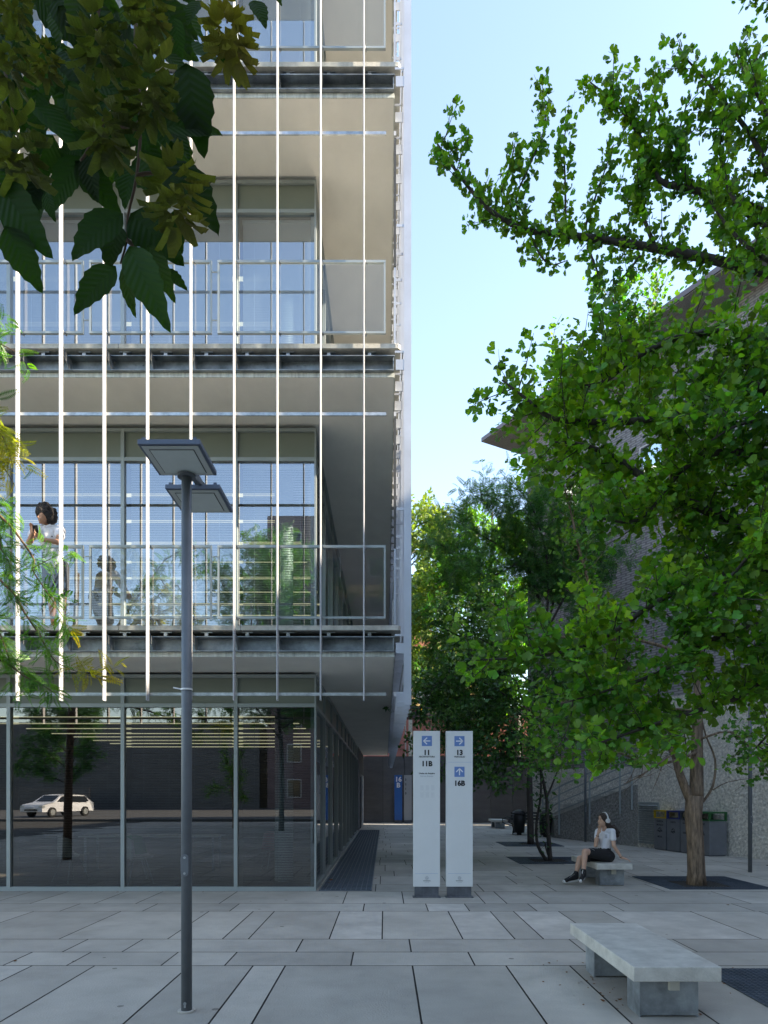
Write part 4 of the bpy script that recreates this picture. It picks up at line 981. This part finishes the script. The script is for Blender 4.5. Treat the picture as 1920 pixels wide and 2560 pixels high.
# hornbeam branch hanging close to the camera at top left
def serr_leaf(n=12):
    vs = [(0, 0, 0)]; mid = []; L_ = []; R_ = []
    for i in range(n+1):
        s = i/n; w = .27*math.sin(math.pi*min(1, (s**.78)))**.85*(1-.25*s); w = max(w, 0); w *= (1.0+(.07 if i % 2 else -.04)); z = .05*math.sin(s*3)-.12*s*s
        mid.append((0, s, z-.02)); L_.append((-w, s+(.03 if i % 2 else 0), z+.10*w)); R_.append((w, s+(.03 if i % 2 else 0), z+.10*w))
    V = np.array(mid+L_+R_); m = n+1; Fq = []
    for i in range(n): Fq += [(i, i+1, m+i+1, m+i), (i, 2*m+i, 2*m+i+1, i+1)]
    return V, np.array(Fq)
T_HORN = serr_leaf()
def hornmat(name, col, trans, bst=.35):
    m = leafmat(name, col, .012, .3, trans, .75, (1.6, 1.9, .5)); t = m.node_tree; p = t.nodes['Principled BSDF']
    tc = t.nodes.new('ShaderNodeUVMap'); sx = t.nodes.new('ShaderNodeSeparateXYZ'); t.links.new(tc.outputs[0], sx.inputs[0])
    ab = t.nodes.new('ShaderNodeMath'); ab.operation = 'ABSOLUTE'; t.links.new(sx.outputs[0], ab.inputs[0])
    mm = t.nodes.new('ShaderNodeMath'); mm.operation = 'MULTIPLY_ADD'; mm.inputs[1].default_value = -.95; t.links.new(ab.outputs[0], mm.inputs[0]); t.links.new(sx.outputs[1], mm.inputs[2])
    sn = t.nodes.new('ShaderNodeMath'); sn.operation = 'MULTIPLY'; sn.inputs[1].default_value = 62; t.links.new(mm.outputs[0], sn.inputs[0])
    si = t.nodes.new('ShaderNodeMath'); si.operation = 'SINE'; t.links.new(sn.outputs[0], si.inputs[0])
    bp = t.nodes.new('ShaderNodeBump'); bp.inputs['Strength'].default_value = bst; bp.inputs['Distance'].default_value = .002; t.links.new(si.outputs[0], bp.inputs['Height'])
    t.links.new(bp.outputs[0], p.inputs['Normal']); 
    for nn in t.nodes:
        if nn.type == 'BSDF_TRANSLUCENT': t.links.new(bp.outputs[0], nn.inputs['Normal'])
    return m
M['horn'] = hornmat('hornbeam leaf', (.024, .062, .007), .45); M['bract'] = hornmat('hornbeam bract', (.17, .155, .04), .42, .25)
root = thing('hornbeam_tree', 'dark backlit hop hornbeam branch hanging close at the top left with papery fruit clusters', 'tree', (-2.2, .6, 0))
Vs = []; Fs = []; UV = []; cnt = 0
def put_leaf(base, tip, nrm, T, wid=1.0, store=None):
    global Vs
    d = tip-base; l = d.length; d = d.normalized(); x = d.cross(nrm).normalized(); z = x.cross(d)
    V = np.array([tuple(base+x*(t[0]*l*wid)+d*(t[1]*l)+z*(t[2]*l)) for t in T[0]]); k = sum(len(v) for v in store[0])
    store[0].append(V); store[1].append(T[1]+k); store[2].append(np.array([(t[0], t[1]) for t in T[0]]))
st = ([], [], [])
C1 = 1/1.595
spec = [((0, 735), (185, 1010), 1.3), ((20, 900), (160, 1152), 1.3), ((490, 850), (275, 1010), 1.3), ((462, 1060), (290, 1235), 1.2), ((515, 980), (660, 1292), 1.2), ((498, 1050), (530, 1262), 1.25),
        ((590, 975), (690, 1190), 1.3), ((640, 1075), (746, 1145), 1.35), ((520, 850), (715, 1030), 1.35), ((640, 640), (868, 890), 1.35), ((640, 500), (885, 510), 1.4), ((740, 250), (810, 600), 1.4), ((480, 900), (420, 1070), 1.35),
        ((180, 760), (215, 880), 1.4), ((300, 640), (480, 850), 1.45), ((320, 620), (200, 830), 1.45), ((860, 180), (960, 310), 1.3), ((800, 0), (740, 85), 1.3), ((1010, 0), (1060, 95), 1.3), ((1080, -40), (1125, 15), 1.3), ((690, 60), (720, 240), 1.4), ((640, 200), (780, 330), 1.4), ((690, 840), (720, 1000), 1.4)]
for si_, (a, b, Yd) in enumerate(spec):
    p = W(a[0]*C1, a[1]*C1, Yd); q = W(b[0]*C1, b[1]*C1, Yd+rt.uniform(-.04, .04)); put_leaf(p, q, Vector((rt.uniform(-.35, .35), -1, rt.uniform(-.2, .4))), T_HORN, {3: .85, 4: .70, 5: .75, 6: .7, 2: 1.15}.get(si_, 1.0), st)
for i in range(170):
    x = rt.uniform(-120, 700); yb = 720 if x < 560 else 560
    y = rt.uniform(-200, yb); Yd = rt.uniform(1.4, 1.75); p = W(x*C1, y*C1, Yd); l = rt.uniform(.085, .125); a = rt.gauss(-1.57, .6)
    q = p+Vector((math.cos(a), rt.uniform(-.3, .3), math.sin(a)))*l; put_leaf(p, q, Vector((rt.uniform(-.6, .6), -1, rt.uniform(-.5, .5))), T_HORN, 1.0, st)
for i in range(900):  # unseen overhead leaves added to shade the hanging branch
    p = Vector((rt.uniform(-1.6, 1.6), rt.uniform(-.6, 1.0), rt.uniform(3.5, 4.6))); q = p+rv(1).normalized()*.12
    put_leaf(p, q, Vector((rt.uniform(-.6, .6), rt.uniform(-.6, .6), 1)), T_HORN, 1.0, st)
npmesh('crown', np.concatenate(st[0]), np.concatenate(st[1]), M['horn'], root, 4, True, np.concatenate(st[2]))
T_BR = (np.array([(0, 0, 0), (-.13, .25, .03), (-.15, .55, .03), (-.06, .88, .13), (0, 1, .20), (.06, .88, .13), (.15, .55, .03), (.13, .25, .03), (0, .25, -.02), (0, .55, -.04), (0, .85, .0)], float),
        np.array([(0, 8, 1, 1), (8, 9, 2, 1), (9, 10, 3, 2), (10, 4, 3, 3), (0, 7, 8, 8), (7, 6, 9, 8), (6, 5, 10, 9), (5, 4, 10, 10)]))
T_BR = (T_BR[0], np.array([(1, 8, 9, 2), (2, 9, 10, 3), (8, 7, 6, 9), (9, 6, 5, 10)]))
for ci, (cx_, cy_, rr) in enumerate(((910, 120, 1.0), (390, 150, .95), (600, 330, 1.1), (420, 470, 1.1), (700, 760, 1.15), (70, 560, 1.1), (35, 220, .9), (590, 10, .8), (180, 230, .6), (60, 20, .6))):
    stc = ([], [], []); Yd = 1.27 if ci not in (8,) else 1.4; c = W(cx_*C1, cy_*C1, Yd)
    for k in range(46):
        h = (k/46-.5)*.085*rr; a = k*2.4; dr = Vector((math.cos(a), math.sin(a)*.8, -.25+h*6+rt.uniform(-.35, .35))).normalized()
        b = c+Vector((0, 0, h))+dr*.006; q = b+dr*rt.uniform(.042, .066)*rr+Vector((0, 0, -.008))
        put_leaf(b, q, Vector((rt.uniform(-.7, .7), -.5, 1)), T_BR, rt.uniform(1.1, 1.6), stc)
    npmesh('fruit_cluster', np.concatenate(stc[0]), np.concatenate(stc[1]), M['bract'], root, 4, True, np.concatenate(stc[2]))
g = MB()
for pts in ([(300, -200), (520, 0), (540, 200), (560, 480), (545, 700), (510, 860), (505, 960), (480, 1050)], [(520, 0), (420, -20), (390, 60), (385, 150)], [(545, 700), (600, 690), (690, 700)], [(560, 480), (520, 520), (430, 470)], [(800, -200), (900, 0), (905, 90)], [(510, 960), (560, 1010), (600, 1080)], [(-100, 600), (0, 740), (30, 900)], [(-100, 300), (0, 230), (60, 500)], [(420, 470), (350, 600), (320, 640)]):
    p = smooth_poly([W(x*C1, y*C1, 1.36) for x, y in pts]); g.tube(p, [.0045-.003*i/len(p) for i in range(len(p))], 6)
g.tube([W(300*C1, -200*C1, 1.36), W(-300, -500, 1.2), Vector((-2.1, .6, 3.6))], [.005, .02, .05], 8); g.tube([Vector((-2.2, .6, 0)), Vector((-2.15, .6, 2)), Vector((-2.1, .6, 3.6)), Vector((-2.0, .5, 6))], [.15, .12, .09, .04], 12)
g.build('branches', M['twig'], root, smooth=True)

# ------------------------------------------------------------------ things behind the viewer, seen in the glass
t = thing('brick_apartment_block', 'dark brick apartment block across the street, mirrored in the upper windows', 'building', (4, -47, 0))
g = MB(); g.box(-12, 30, -60, -47, 0, 30); g.build('wall', M['purple'], t)
for i in range(9):
    for k in range(8):
        x = -10+i*4.2; z = 1.2+k*3.6
        g = MB(); g.box(x, x+1.5, -46.999, -46.95, z, z+1.9); f = g.build('window', M['fin'], t)
        g = MB(); g.box(x+.1, x+1.4, -46.949, -46.93, z+.1, z+1.8); g.build('pane', M['carglass'], f)
for k in range(4):
    g = MB(); g.box(-6, 3, -46.93, -46.9, 10+k*3.6, 11.2+k*3.6); g.build('timber_band', M['wood'], t)
t = thing('side_wall', 'dark low wall across the street behind the car', 'wall', (-22, -40, 0))
g = MB(); g.box(-46, -27, -40, -39.6, 0, 2.2); g.build('wall', M['panelwall'], t)
t = thing('grey_rear_block', 'dark block across the street at the left', 'building', (-30, -50, 0))
g = MB(); g.box(-60, -13, -62, -48, 0, 9); g.build('wall', M['panelwall'], t)
for (x, y, s, r, lab) in ((-11.5, -1.8, .5, 0, 'young locust behind the viewer mirrored in the left window'), (-4.5, -7, 1.1, 2, 'locust behind the viewer mirrored left of the lamp post'), (2.2, -9, 1.2, 4, 'locust behind the viewer mirrored right of the lamp post'), (9, -6, 1.1, 5, 'locust behind the viewer to the right')):
    c = copy_tree(LOCUST); c.location = (x, y, 0); c.scale = (s, s, s); c.rotation_euler = (0, 0, r); c['label'] = lab; c['group'] = 'trees of the square'
for (x, y, s, r, lab) in ((-7.0, -9, .65, 1, 'ginkgo behind the viewer at the left of the square'), (5.5, -9, .8, 3, 'ginkgo behind the viewer at the right of the square'), (-1.0, -11, .8, 5, 'ginkgo behind the viewer at the middle of the square')):
    c = copy_tree(GINK); c.location = (x, y, 0); c.scale = (s, s, s); c.rotation_euler = (0, 0, r); c['label'] = lab; c['group'] = 'trees of the square'
def car(x, y, rot):
    t = thing('parked_car', 'white estate car parked across the street, mirrored in the left window', 'car', (0, 0, 0))
    g = MB(); sec = [(-2.25, .35), (-2.25, .62), (-2.1, .80), (-1.25, .95), (-.55, 1.38), (.3, 1.47), (1.6, 1.42), (2.1, 1.05), (2.25, .9), (2.28, .35)]
    lo = [(a, -.86, z) for a, z in sec]; mid = []
    n = len(sec); vs = []
    for sy, k in ((-.80, 0), (-.88, 1), (.88, 1), (.80, 0)):
        for a, z in sec: 
            w = sy*(1 if z < 1.0 else .82); vs.append((a*(1 if k else .98), w, z))
    fs = []
    for j in range(3):
        for i in range(n-1): fs.append((j*n+i, j*n+i+1, (j+1)*n+i+1, (j+1)*n+i))
    fs += [tuple(range(n))[::-1], tuple(range(3*n, 4*n))]; fs.append((0, n, 2*n, 3*n)); fs.append((n-1, 2*n-1, 3*n-1, 4*n-1)[::-1])
    for j in range(3): fs.append((j*n, j*n+n-1, (j+1)*n+n-1, (j+1)*n))
    fs = fs[:3*(n-1)+2]+[(j*n, (j+1)*n, (j+1)*n+n-1, j*n+n-1) for j in range(3)]
    g.add(vs, fs); g.build('body', M['carpaint'], t, bevel=.03)
    g = MB(); g.prism([(-1.15, -.66, .985), (-.56, -.60, 1.36), (-.56, .60, 1.36), (-1.15, .66, .985)], (-.03, 0, .02)); g.build('windscreen', M['carglass'], t)
    for sy in (-1, 1):
        g = MB(); g.prism([(-.95, sy*.80, .98), (1.85, sy*.80, .98), (1.6, sy*.725, 1.34), (-.45, sy*.725, 1.34)], (0, sy*.02, 0)); g.build('side_window', M['carglass'], t)
        g = MB(); g.box(-2.24, -2.0, sy*.72-.14, sy*.72+.14, .62, .74); g.build('headlight', M['galv'], t)
        for ax in (-1.4, 1.45):
            g = MB(); g.tube([(ax, sy*.72, .32), (ax, sy*.90, .32)], .32, 20); wv = g.build('wheel', M['tyre'], t)
            g = MB(); g.tube([(ax, sy*.901, .32), (ax, sy*.915, .32)], .2, 16); g.build('rim', M['galv'], wv)
    g = MB(); g.box(-2.275, -2.25, -.5, .5, .42, .52); g.build('grille', M['black'], t)
    g = MB(); g.box(-2.29, -2.27, -.26, .26, .56, .66); g.build('number_plate', M['white'], t)
    t.location = (x, y, .12); t.rotation_euler = (0, 0, rot)
car(-21.4, -22.0, R(-72))

# ------------------------------------------------------------------ people
def hull(bm, p1, r1, p2, r2):
    b = bmesh.new()
    for p, r in ((p1, r1), (p2, r2)): bmesh.ops.create_icosphere(b, subdivisions=2, radius=r, matrix=Matrix.Translation(p))
    res = bmesh.ops.convex_hull(b, input=b.verts); 
    dele = [e for e in res['geom_interior'] if isinstance(e, bmesh.types.BMVert)]
    bmesh.ops.delete(b, geom=dele, context='VERTS')
    me = bpy.data.meshes.new('t'); b.to_mesh(me); b.free(); bm.from_mesh(me); bpy.data.meshes.remove(me)
def flesh(name, caps, m, parent, vox=.008, smooth=3, ell=()):
    o = root_loc(parent); bm = bmesh.new()
    for c in caps: hull(bm, Vector(c[0])-o, c[1], Vector(c[2])-o, c[3])
    for (c, sc, rot) in ell:
        bmesh.ops.create_icosphere(bm, subdivisions=3, radius=1, matrix=Matrix.Translation(Vector(c)-o) @ rot @ Matrix.Diagonal((*sc, 1)))
    me = bpy.data.meshes.new(name); bm.to_mesh(me); bm.free(); me.materials.append(m)
    ob = bpy.data.objects.new(name, me); COL.objects.link(ob); ob.parent = parent
    r = ob.modifiers.new('remesh', 'REMESH'); r.mode = 'VOXEL'; r.voxel_size = vox; r.use_smooth_shade = True
    if smooth: s = ob.modifiers.new('smooth', 'SMOOTH'); s.iterations = smooth; s.factor = .5
    return ob
def chain(*pr): return [(pr[i][0], pr[i][1], pr[i+1][0], pr[i+1][1]) for i in range(len(pr)-1)]
def hand(palm0, dirv, side, curl, L=.085, w=.020):
    """five separate fingers leaving the palm; returns capsules"""
    d = Vector(dirv).normalized(); s = Vector(side).normalized(); n = d.cross(s).normalized()*curl
    caps = []; kn = palm0+d*.085
    caps += [(palm0, .024, kn+s*.022, .017), (palm0, .024, kn-s*.024, .016)]
    for k, (o, l) in enumerate(((.028, .85), (.010, 1.0), (-.009, .93), (-.027, .72))):
        a = kn+s*o; b = a+(d+n*.35).normalized()*L*l*.42; c = b+(d*.7+n*.8).normalized()*L*l*.32; e = c+(d*.3+n).normalized()*L*l*.26
        caps += [(a, .0095, b, .0088), (b, .0088, c, .008), (c, .008, e, .007)]
    a = palm0+d*.02+s*.022; b = a+(s*.9+d*.5+n*.4).normalized()*.04; c = b+(d+n*.6+s*.2).normalized()*.03
    caps += [(a, .013, b, .010), (b, .010, c, .008)]
    return caps
ID = Matrix.Identity(4)
# --- seated woman
def Gp(x, y, Y): return W(1380+x/6.9125, 2000+y/6.9125, Y)
wm = thing('person', 'seated woman with white headphones, white T-shirt and black skirt-like shorts, hand at her chin', 'person', (3.95, 12.3, .40))
pel = Gp(900, 950, 12.28); LH = Gp(950, 965, 12.18); RH = Gp(850, 960, 12.36); chest = Gp(925, 640, 12.26); neck = Gp(905, 500, 12.24); head = Gp(885, 345, 12.22)
LS = Gp(1045, 545, 12.16); LE = Gp(1070, 790, 12.10); LWr = Gp(1200, 995, 12.12)
RS = Gp(795, 545, 12.36); RE = Gp(755, 790, 12.14); RWr = Gp(795, 585, 12.10)
LK = Gp(570, 890, 12.02); LA = Gp(545, 1250, 11.98); RK = Gp(480, 1010, 12.25); RA = Gp(415, 1290, 12.18)
LT = Gp(505, 1385, 11.85); RT = Gp(240, 1395, 12.12)
fdir = Vector((-.93, -.36, -.05)).normalized()
caps = []
caps += chain((pel, .12), (Gp(915, 800, 12.27), .10), (chest, .11)) + [(LS, .05, RS, .05), (chest, .10, (LS+RS)/2, .07)] + chain(((LS+RS)/2, .05), (neck, .042), (head+Vector((.02, .02, -.05)), .045))
caps += chain((LS, .046), (LE, .036), (LWr, .024)) + chain((RS, .046), (RE, .036), (RWr, .024))
caps += chain((LH, .085), (LK, .056), (LK+(LA-LK)*.3, .054), (LA, .033)) + chain((RH, .085), (RK, .056), (RK+(RA-RK)*.3, .054), (RA, .033))
caps += [(LA, .034, LT, .025), (RA, .034, RT, .025)]
caps += hand(LWr+Vector((.01, 0, 0)), (.85, -.1, -.28), (.1, 1, 0), -.3)
caps += hand(RWr, (.25, -.05, .75), (.5, -.8, 0), -1)
hrot = Matrix.Rotation(R(20), 4, 'Z')
ell = [(head+Vector((.01, 0, .01)), (.098, .076, .112), hrot), (head+fdir*.035+Vector((0, 0, -.055)), (.062, .052, .066), hrot)]
caps += [(head+fdir*.085+Vector((0, 0, .005)), .010, head+fdir*.112+Vector((0, 0, -.028)), .011), (head+fdir*.085+Vector((0, 0, -.062)), .013, head+fdir*.088+Vector((0, 0, -.066)), .013), (head+fdir*.075+Vector((0, 0, -.100)), .016, head+fdir*.07+Vector((0, 0, -.100)), .018), (head+fdir*.08+Vector((0, 0, .035)), .015, head+fdir*.075+Vector((0, 0, .06)), .02)]
flesh('body', caps, M['skin'], wm, .0065, 2, ell)
sl_ = LS+(LE-LS)*.52; sr_ = RS+(RE-RS)*.42
sh = chain((Gp(905, 830, 12.27), .112), (Gp(915, 740, 12.26), .112), (chest, .122)) + [(LS, .058, RS, .058), (chest, .115, (LS+RS)/2+Vector((0, 0, -.02)), .075)] + [(LS, .054, sl_, .056), (RS, .054, sr_, .054), (chest+fdir*.05+Vector((.05, -.04, .0)), .06, chest+fdir*.05+Vector((-.05, .03, 0)), .06)]
flesh('t_shirt', sh, M['cotton'], wm, .008, 3)
g = MB()
for k, w in enumerate((.05, .036, .056, .044)):
    p = Gp(935, 605+k*16, 12.06-.0); d = Vector((1, .15, -.02)).normalized(); g.obox(p-Vector((0, .0, 0)), d, (0, 1, 0), (0, 0, 1), w/2, .002, .0028)
g.build('chest_print', M['black'], wm)
kn1 = LH+(LK-LH)*.72; kn2 = RH+(RK-RH)*.60
flesh('shorts', chain((Gp(905, 860, 12.27), .118), (pel+Vector((.0, 0, -.02)), .135)) + [(LH, .115, kn1, .088), (RH, .11, kn2, .088), (pel, .13, LH+Vector((.03, 0, -.01)), .115)], M['blackcloth'], wm, .008, 3)
g = MB(); g.bar(Gp(655, 825, 11.93), Gp(735, 870, 11.96), .004, .006); g.build('zip', M['galv'], wm)
# shoes
for A_, T_ in ((LA, LT), (RA, RT)):
    d = (T_-A_); d.z = 0; d.normalize(); s0 = A_+Vector((0, 0, -.035))-d*.03; 
    o = flesh('shoe', [(A_+Vector((0, 0, .03)), .046, A_+Vector((0, 0, -.05)), .047), (A_+Vector((0, 0, -.05)), .045, T_+Vector((0, 0, .01)), .036), (A_, .046, T_, .038)], M['blackcloth'], wm, .008, 2)
    flesh('sole', [(A_-d*.03+Vector((0, 0, -.098)), .026, T_+d*.02+Vector((0, 0, -.022)), .026), (T_+d*.02+Vector((0, 0, -.02)), .026, T_+d*.04+Vector((0, 0, -.008)), .028)], M['rubber'], o, .007, 1)
    g = MB(); sd2 = d.cross(Vector((0, 0, 1)))
    for k in range(5): c = A_.lerp(T_, .25+k*.11)+Vector((0, 0, .038-.002*k)); g.bar(c-sd2*.03, c+sd2*.03+d*.012, .006, .006)
    g.bar(A_+d*.045+Vector((0, 0, .05)), A_.lerp(T_, .6)+Vector((0, 0, .04)), .007, .007); g.build('laces', M['rubber'], o)
# hair
back = -fdir
hp = head+back*.03+Vector((0, 0, .015))
flesh('hair', [(head+back*.02+Vector((0, 0, .03)), .105, head+back*.055+Vector((0, 0, -.02)), .095), (head+back*.05, .08, head+back*.10+Vector((0, 0, -.12)), .06), (head+back*.10+Vector((0, 0, -.12)), .06, Gp(1085, 520, 12.28), .055), (Gp(1085, 520, 12.28), .055, Gp(1130, 620, 12.3), .035), (Gp(1060, 470, 12.33), .05, Gp(1150, 560, 12.35), .03)], M['hair'], wm, .009, 1)
# headphones
sidev = Vector((.36, -.93, 0)).normalized(); g = MB(); pts = []
for k in range(13):
    a = math.pi*k/12; pts.append(head+Vector((.0, 0, -.005))+back*.02+sidev*math.cos(a)*(.112 if math.cos(a) > 0 else .09)+Vector((0, 0, math.sin(a)*.142)))
for a_, b_ in zip(pts[:-1], pts[1:]): g.bar(a_, b_, .012, .026, up=fdir)
hb = g.build('headphones', M['plastic_white'], wm)
for sg in (1, -1):
    c = head+back*(.02 if sg > 0 else .045)+sidev*sg*(.112 if sg > 0 else .085)+Vector((0, 0, -.012)); g = MB(); g.tube([c-sidev*sg*.025, c+sidev*sg*.01, c+sidev*sg*.016], [.04, .042, .034], 20); g.build('ear_cup', M['plastic_white'], hb, smooth=False)
g = MB(); 
for sg in (1,): c = head+fdir*.083+sidev*.032+Vector((0, 0, .012)); g.ball(c, .008, (1, 1, .7)); g.ball(c+Vector((0, 0, .022)), .012, (1, 1, .3))
g.build('eye', M['hair'], wm)
g = MB(); g.tube([RWr+(RE-RWr)*.14, RWr+(RE-RWr)*.19], .030, 12); g.build('bracelet', M['blackcloth'], wm)
g = MB(); g.tube([LWr+(LE-LWr)*.05, LWr+(LE-LWr)*.08], .028, 12); g.build('bracelet', M['hair'], wm)
# --- man on the balcony
def Hp(x, y, Y): return W(x/5.53, 1220+y/5.53, Y)
mn = thing('person', 'curly-haired man in a white polo shirt leaning on the balcony rail and holding a phone', 'person', (-5.2, 10.4, 4.08))
head = Hp(612, 385, 10.22); neck = Hp(645, 520, 10.30); Ls = Hp(835, 580, 10.34); Rs = Hp(505, 575, 10.24); ch = Hp(680, 680, 10.36); pel = Hp(770, 1060, 10.55)
Lh = Hp(840, 1090, 10.55); Rh = Hp(690, 1090, 10.55); Lk = Hp(860, 1470, 10.50); Rk = Hp(715, 1480, 10.42); La = Hp(870, 1830, 10.62); Ra = Hp(745, 1860, 10.50)
Le = Hp(810, 750, 9.98); Re = Hp(400, 755, 9.96); Lw = Hp(600, 715, 9.94); Rw = Hp(440, 640, 9.93)
z0 = 4.08
for v in (La, Ra): v.z = z0+.09
caps = chain((pel, .13), (Hp(730, 900, 10.47), .115), (ch, .135)) + [(Ls, .062, Rs, .062), (ch, .13, (Ls+Rs)/2, .08)] + chain(((Ls+Rs)/2, .06), (neck, .055), (head+Vector((.01, .03, -.05)), .055))
caps += chain((Ls, .055), (Le, .043), (Lw, .028)) + chain((Rs, .055), (Re, .043), (Rw, .028))
caps += chain((Lh, .095), (Lk, .062), (Lk+(La-Lk)*.3, .060), (La, .038)) + chain((Rh, .095), (Rk, .062), (Rk+(Ra-Rk)*.3, .060), (Ra, .038))
caps += [(La, .036, La+Vector((-.02, -.16, -.05)), .03), (Ra, .036, Ra+Vector((-.02, -.16, -.05)), .03)]
caps += hand(Lw, (-.75, -.1, .55), (.2, -.3, .9), -.9) + hand(Rw, (.1, -.1, .9), (.9, -.2, 0), -.9)
fd = Vector((-.45, -.85, -.25)).normalized()
ell = [(head, (.080, .098, .115), ID), (head+fd*.035+Vector((0, 0, -.055)), (.058, .062, .07), ID)]
caps += [(head+fd*.085, .011, head+fd*.112+Vector((0, 0, -.03)), .013), (head+fd*.085+Vector((0, 0, -.065)), .014, head+fd*.088+Vector((0, 0, -.068)), .014), (head+fd*.075+Vector((0, 0, -.105)), .018, head+fd*.07+Vector((0, 0, -.105)), .02)]
flesh('body', caps, M['skin_dark'], mn, .0075, 2, ell)
sl_ = Ls+(Le-Ls)*.5; sr_ = Rs+(Re-Rs)*.45
flesh('polo_shirt', chain((Hp(765, 1060, 10.54), .145), (Hp(730, 900, 10.46), .14), (ch, .155)) + [(Ls, .075, Rs, .075), (ch, .15, (Ls+Rs)/2+Vector((0, 0, -.02)), .09), (Ls, .075, sl_, .078), (Rs, .075, sr_, .078)], M['cotton'], mn, .009, 3)
g = MB(); c = (Ls+Rs)/2+Vector((0, -.075, .03)); g.bar(c+Vector((-.06, .02, .02)), c+Vector((0, -.01, -.02)), .02, .03); g.bar(c+Vector((.06, .02, .02)), c+Vector((0, -.01, -.02)), .02, .03); g.build('collar', M['cotton'], mn)
g = MB(); g.ball(Hp(718, 668, 10.19), .013, (1.2, .3, .6)); g.build('emblem', M['hair'], mn)
flesh('shorts', [(pel, .15, Lh, .125), (pel, .15, Rh, .125), (Lh, .125, Lh+(Lk-Lh)*.92, .10), (Rh, .125, Rh+(Rk-Rh)*.92, .10)], M['navycloth'], mn, .010, 3)
flesh('hair', [(head+Vector((0, .03, .055)), .142, head+Vector((.05, .05, 0)), .12), (head+Vector((-.05, .0, .07)), .07, head+Vector((.08, .02, .05)), .08), (head+Vector((.06, .06, .02)), .09, head+Vector((.05, .08, .0)), .09), (head+fd*.05+Vector((0, 0, .09)), .06, head+Vector((0, 0, .10)), .10)]+[(head+Vector((0, .04, .05))+q*.135, .030, head+Vector((0, .04, .05))+q*.155, .018) for q in [rv(1).normalized() for _ in range(90)] if q.dot(fd) < .35 and q.z > -.6], M['hairblack'], mn, .012, 0)
for A_ in (La, Ra):
    o = flesh('shoe', [(A_+Vector((0, .03, .0)), .045, A_+Vector((-.02, -.16, -.045)), .038), (A_+Vector((0, .03, -.05)), .04, A_+Vector((-.02, -.16, -.05)), .038)], M['rubber'], mn, .01, 2)
g = MB(); 
for sx in (-.03, .03): c = head+fd*.088+Vector((sx, 0, .012)); g.ball(c, .008, (1.2, 1, .7)); g.ball(c+Vector((0, 0, .022)), .013, (1.2, .7, .3))
g.build('eye', M['hairblack'], mn)
ph = thing('phone', 'dark phone held in the hands of the man on the balcony', 'phone', Hp(488, 585, 9.90))
g = MB(); g.obox(Hp(490, 585, 9.90), (1, .3, .1), (.0, 1, .25), (0, -.25, 1), .036, .004, .072); g.build('case', M['metal_black'], ph, bevel=.003)

# ------------------------------------------------------------------ dry leaves on the ground
lf = MB(); lf.add([(0, 0, .004), (-.025, .02, .014), (-.03, .05, .005), (0, .08, .016), (.03, .05, .006), (.025, .02, .012)], [(0, 5, 4, 3), (0, 3, 2, 1)])
proto = lf.build('dry_leaf', M['brownleaf'], None, (0, 0, 0))
spots = [(-1.0, 12.6, 'large curled brown leaf on the drain grating near the corner'), (-.98, 12.3, 'small brown leaf next to the larger one on the drain grating'), (-.25, 16.1, 'dry leaf on the grating edge by the paving'),
         (-.2, 13.0, 'dry leaf on the outer rim of the drain grating'), (-.3, 21, 'tiny dry leaf far along the drain grating'), (-3.55, 6.6, 'small yellow-brown leaf on the paving at the lower left edge'), (-4.4, 11.2, 'brown leaf lying at the foot of the left window'), (-3.0, 11.2, 'brown leaf lying at the window foot left of the lamp'),
         (5.0, 9.9, 'brown leaf on the paving in front of the thick trunk'), (6.2, 14.5, 'brown leaf behind the thick trunk'), (7.0, 15.0, 'brown leaf near the right lamp post'), (1.7, 5.3, 'brown leaf in the shade left of the near bench')]
for i, (x, y, lab) in enumerate(spots):
    c = proto if i == 0 else proto.copy()
    if i: COL.objects.link(c)
    c.location = (x, y, .012 if x < -.2 and y > 11.3 else .003); c.rotation_euler = (0, 0, i*1.7); s = (1.4, .8, .7, .8, .9, .6, .7, .5, .6, .7, .8, .5)[i]; c.scale = (s, s, s)
    tag(c, lab, 'leaf', 'dry leaves on the ground')
lt = MB()
for i in range(260):
    k = i % 4; x, y = ((rt.gauss(1.95, .22), rt.uniform(5.1, 6.6)), (rt.uniform(-1.1, -.2), rt.uniform(11.5, 20)), (rt.uniform(4.8, 9.2), rt.uniform(13, 19)), (rt.uniform(2.0, 4.5), rt.uniform(4.4, 6.8)))[k]
    a = rt.uniform(0, 6.28); r = rt.uniform(.006, .016); z = .019 if k == 1 else .002
    lt.add([(x+math.cos(a+q)*r*(1 if q else .5), y+math.sin(a+q)*r, z+.004*(q > 2)) for q in (0, 1.4, 2.9, 4.4)], [(0, 1, 2, 3)])
struct(lt.build('leaf_litter', M['brownleaf']), 'stuff')
print('objects', len(bpy.data.objects))
